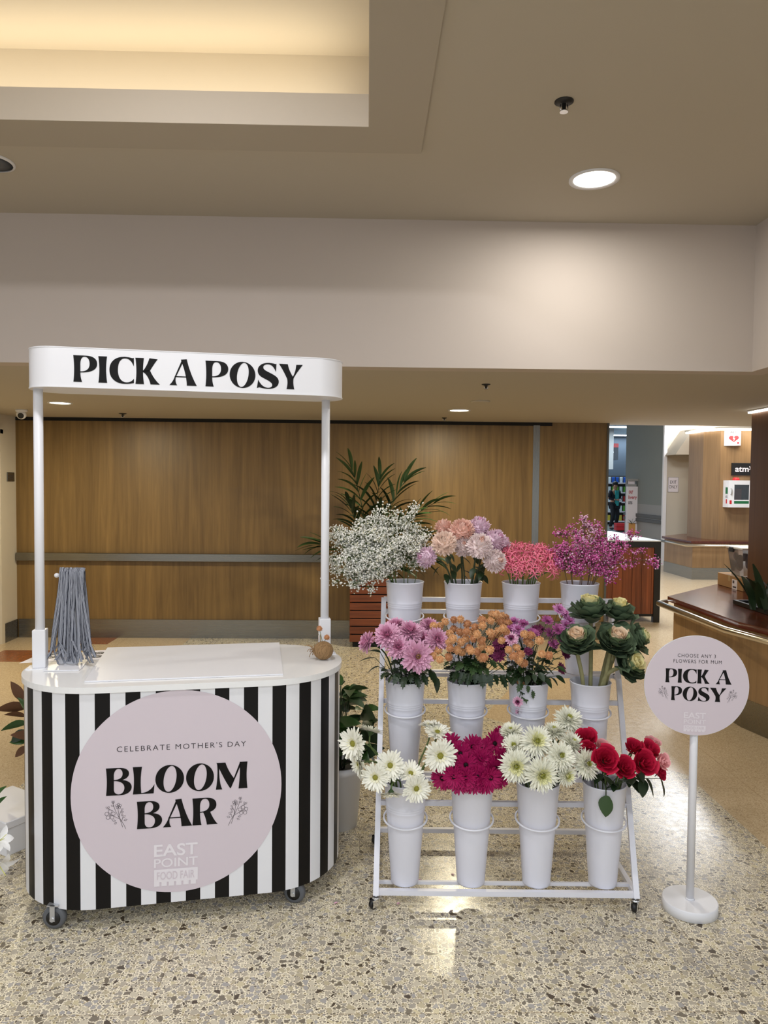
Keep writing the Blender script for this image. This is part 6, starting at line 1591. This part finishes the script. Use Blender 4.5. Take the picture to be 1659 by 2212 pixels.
# fallen petals
petal = ovate_leaf(M_pmum, .45, .2); petal.name = 'fallen_petal'; petalw = ovate_leaf(M_wger, .45, .2); petald = ovate_leaf(mat('dry_petal', srgb(120, 108, 110), .6), .4, .15)
for lab, u, v, me, a, s in (('grey dried petal on the floor glare in front of the rack', 979, 1966, petald, 2.2, .026), ('grey slim petal left of the dried one on the floor', 957, 1978, petald, .2, .024), ('white petal on the open terrazzo in front', 856, 2030, petalw, -.9, .032), ('pink petal on the floor below the rack front', 858, 1953, petal, -.6, .022), ('pink petal on the floor beside the cart', 722, 1952, petal, -.7, .024), ('pink petal lying under the rack', 981, 1890, petal, .6, .02), ('lilac petal under the rack near its left leg', 910, 1900, petal, 1.6, .02)):
    d = VF + VX * ((u - 829.5) / 1600) - VU * ((v - 1106) / 1600); p = EYE + d * (-1.597 / d.z)
    o = link('fallen_petal', me, None, M=Matrix.Translation(p) @ Matrix.Rotation(a, 4, 'Z') @ Matrix.Scale(s, 4)); tag(o, lab, 'petal', 'fallen petals on the floor')

# ================================================================== PERSON IN THE SUPERMARKET
pp = P(1328, 1060, 27.3); px_, py_ = pp.x, 27.3
PT = thing('person', 'person in a dark jacket over a teal shirt walking with hands at the waist', 'person', (px_, py_, 0), math.radians(22))
def skin(name, pts, edges, radii, m, parent, root=0, sub=2):
    me = bpy.data.meshes.new(name); me.from_pydata(pts, edges, []); o = bpy.data.objects.new(name, me); COL.objects.link(o)
    md = o.modifiers.new('skin', 'SKIN'); md.use_smooth_shade = True
    for i, r in enumerate(radii): me.skin_vertices[0].data[i].radius = r if isinstance(r, tuple) else (r, r)
    me.skin_vertices[0].data[root].use_root = True
    sb = o.modifiers.new('s', 'SUBSURF'); sb.levels = sub; sb.render_levels = sub
    dgp = bpy.context.evaluated_depsgraph_get(); dgp.update()
    m2 = bpy.data.meshes.new_from_object(o.evaluated_get(dgp)); m2.name = name
    bpy.data.objects.remove(o); m2.materials.clear(); m2.materials.append(m)
    for p in m2.polygons: p.use_smooth = True
    return link(name, m2, parent)
M_skin = mat('skin_tone', srgb(176, 128, 100), .6); M_jacket = mat('dark_jacket', srgb(18, 22, 34), .8); M_trouser = mat('black_trousers', srgb(16, 17, 22), .8); M_teal = mat('teal_shirt', srgb(52, 158, 156), .7); M_hair = mat('dark_hair', srgb(22, 18, 18), .6); M_shoe = mat('dark_shoe', srgb(40, 36, 46), .6)
# joints of one continuous body: pelvis, spine, head, arms, legs
J = [(0, 0, .93), (0, 0, 1.15), (0, 0, 1.36), (0, -.01, 1.48), (0, -.03, 1.58), (0, -.035, 1.68),
     (-.19, 0, 1.40), (-.27, .02, 1.16), (-.10, -.20, 1.10), (.19, 0, 1.40), (.27, .02, 1.16), (.12, -.20, 1.10),
     (-.10, 0, .90), (-.14, -.10, .50), (-.17, .02, .09), (.10, 0, .90), (.12, -.04, .49), (.14, .10, .09), (-.17, -.13, .05), (.14, -.05, .05)]
E_ = [(0, 1), (1, 2), (2, 3), (3, 4), (4, 5), (2, 6), (6, 7), (7, 8), (2, 9), (9, 10), (10, 11), (0, 12), (12, 13), (13, 14), (0, 15), (15, 16), (16, 17), (14, 18), (17, 19)]
R_ = [(.15, .11), (.14, .10), (.16, .10), .055, .085, .09, .06, .045, .03, .06, .045, .03, .085, .058, .04, .085, .058, .04, .035, .035]
body_ = skin('body', J, E_, R_, M_skin, PT)
def grow(idx, edges, extra, m, name, extra_r=.014):
    return skin(name, [J[i] for i in idx], edges, [(r[0] + extra_r, r[1] + extra_r) if isinstance(r, tuple) else r + extra_r for r in [R_[i] for i in idx]], m, PT)
grow([0, 1, 2, 6, 7, 9, 10], [(0, 1), (1, 2), (2, 3), (3, 4), (2, 5), (5, 6)], 0, M_jacket, 'jacket', .02)
skin('jacket_sleeve', [J[7], tuple(Vector(J[7]).lerp(Vector(J[8]), .78))], [(0, 1)], [.062, .045], M_jacket, PT)
skin('jacket_sleeve', [J[10], tuple(Vector(J[10]).lerp(Vector(J[11]), .78))], [(0, 1)], [.062, .045], M_jacket, PT)
skin('trousers', [J[i] for i in (0, 12, 13, 14, 15, 16, 17)], [(0, 1), (1, 2), (2, 3), (0, 4), (4, 5), (5, 6)], [(.17, .13), .105, .078, .062, .105, .078, .062], M_trouser, PT)
MB().prism([(-.085, -.15), (.02, -.185), (.085, -.15), (.07, -.09), (-.07, -.09)], .88, 1.45).obj('shirt', M_teal, PT)
MB().ball((0, -.02, 1.715), .098, 16, 10, 0, (1, 1.05, .75)).ball((0, .02, 1.66), .095, 14, 8, 0, (1, 1, 1)).obj('hair', M_hair, PT)
MB().ball((-.032, -.115, 1.645), .010, 8, 5).ball((.032, -.115, 1.645), .010, 8, 5).ball((0, -.115, 1.575), .012, 8, 5, 0, (2, .6, .5)).obj('face_features', M_hair, PT)
MB().ball((0, -.128, 1.615), .014, 8, 6, 0, (.8, 1, 1.3)).obj('nose', M_skin, PT)
for sx in (-1, 1):
    hp = Vector(J[8] if sx < 0 else J[11]); hb = skin('hand', [tuple(hp)] + [tuple(hp + Vector((-sx * .05, -.03, 0)))] + [tuple(hp + Vector((-sx * (.09 + .01 * (k % 3)), -.05 - .004 * k, -.03 + .02 * k))) for k in range(4)] + [tuple(hp + Vector((-sx * .05, -.07, .04)))], [(0, 1), (1, 2), (1, 3), (1, 4), (1, 5), (1, 6)], [.03, .032, .009, .009, .009, .009, .010], M_skin, PT)
for i in (18, 19):
    x, y, z = J[i]; MB().ball((x, y + .06, .045), .045, 12, 8, 0, (1, 2.6, 1)).obj('shoe', M_shoe, PT)
# phone or card held at the waist
tag(MB().bbox(-.04, .04, -.005, .005, -.03, .03, .002).obj('white_card', M_print_white, None, PT.matrix_basis @ Vector((.02, -.26, 1.11))), 'small white card held at the waist by the walking person', 'card')
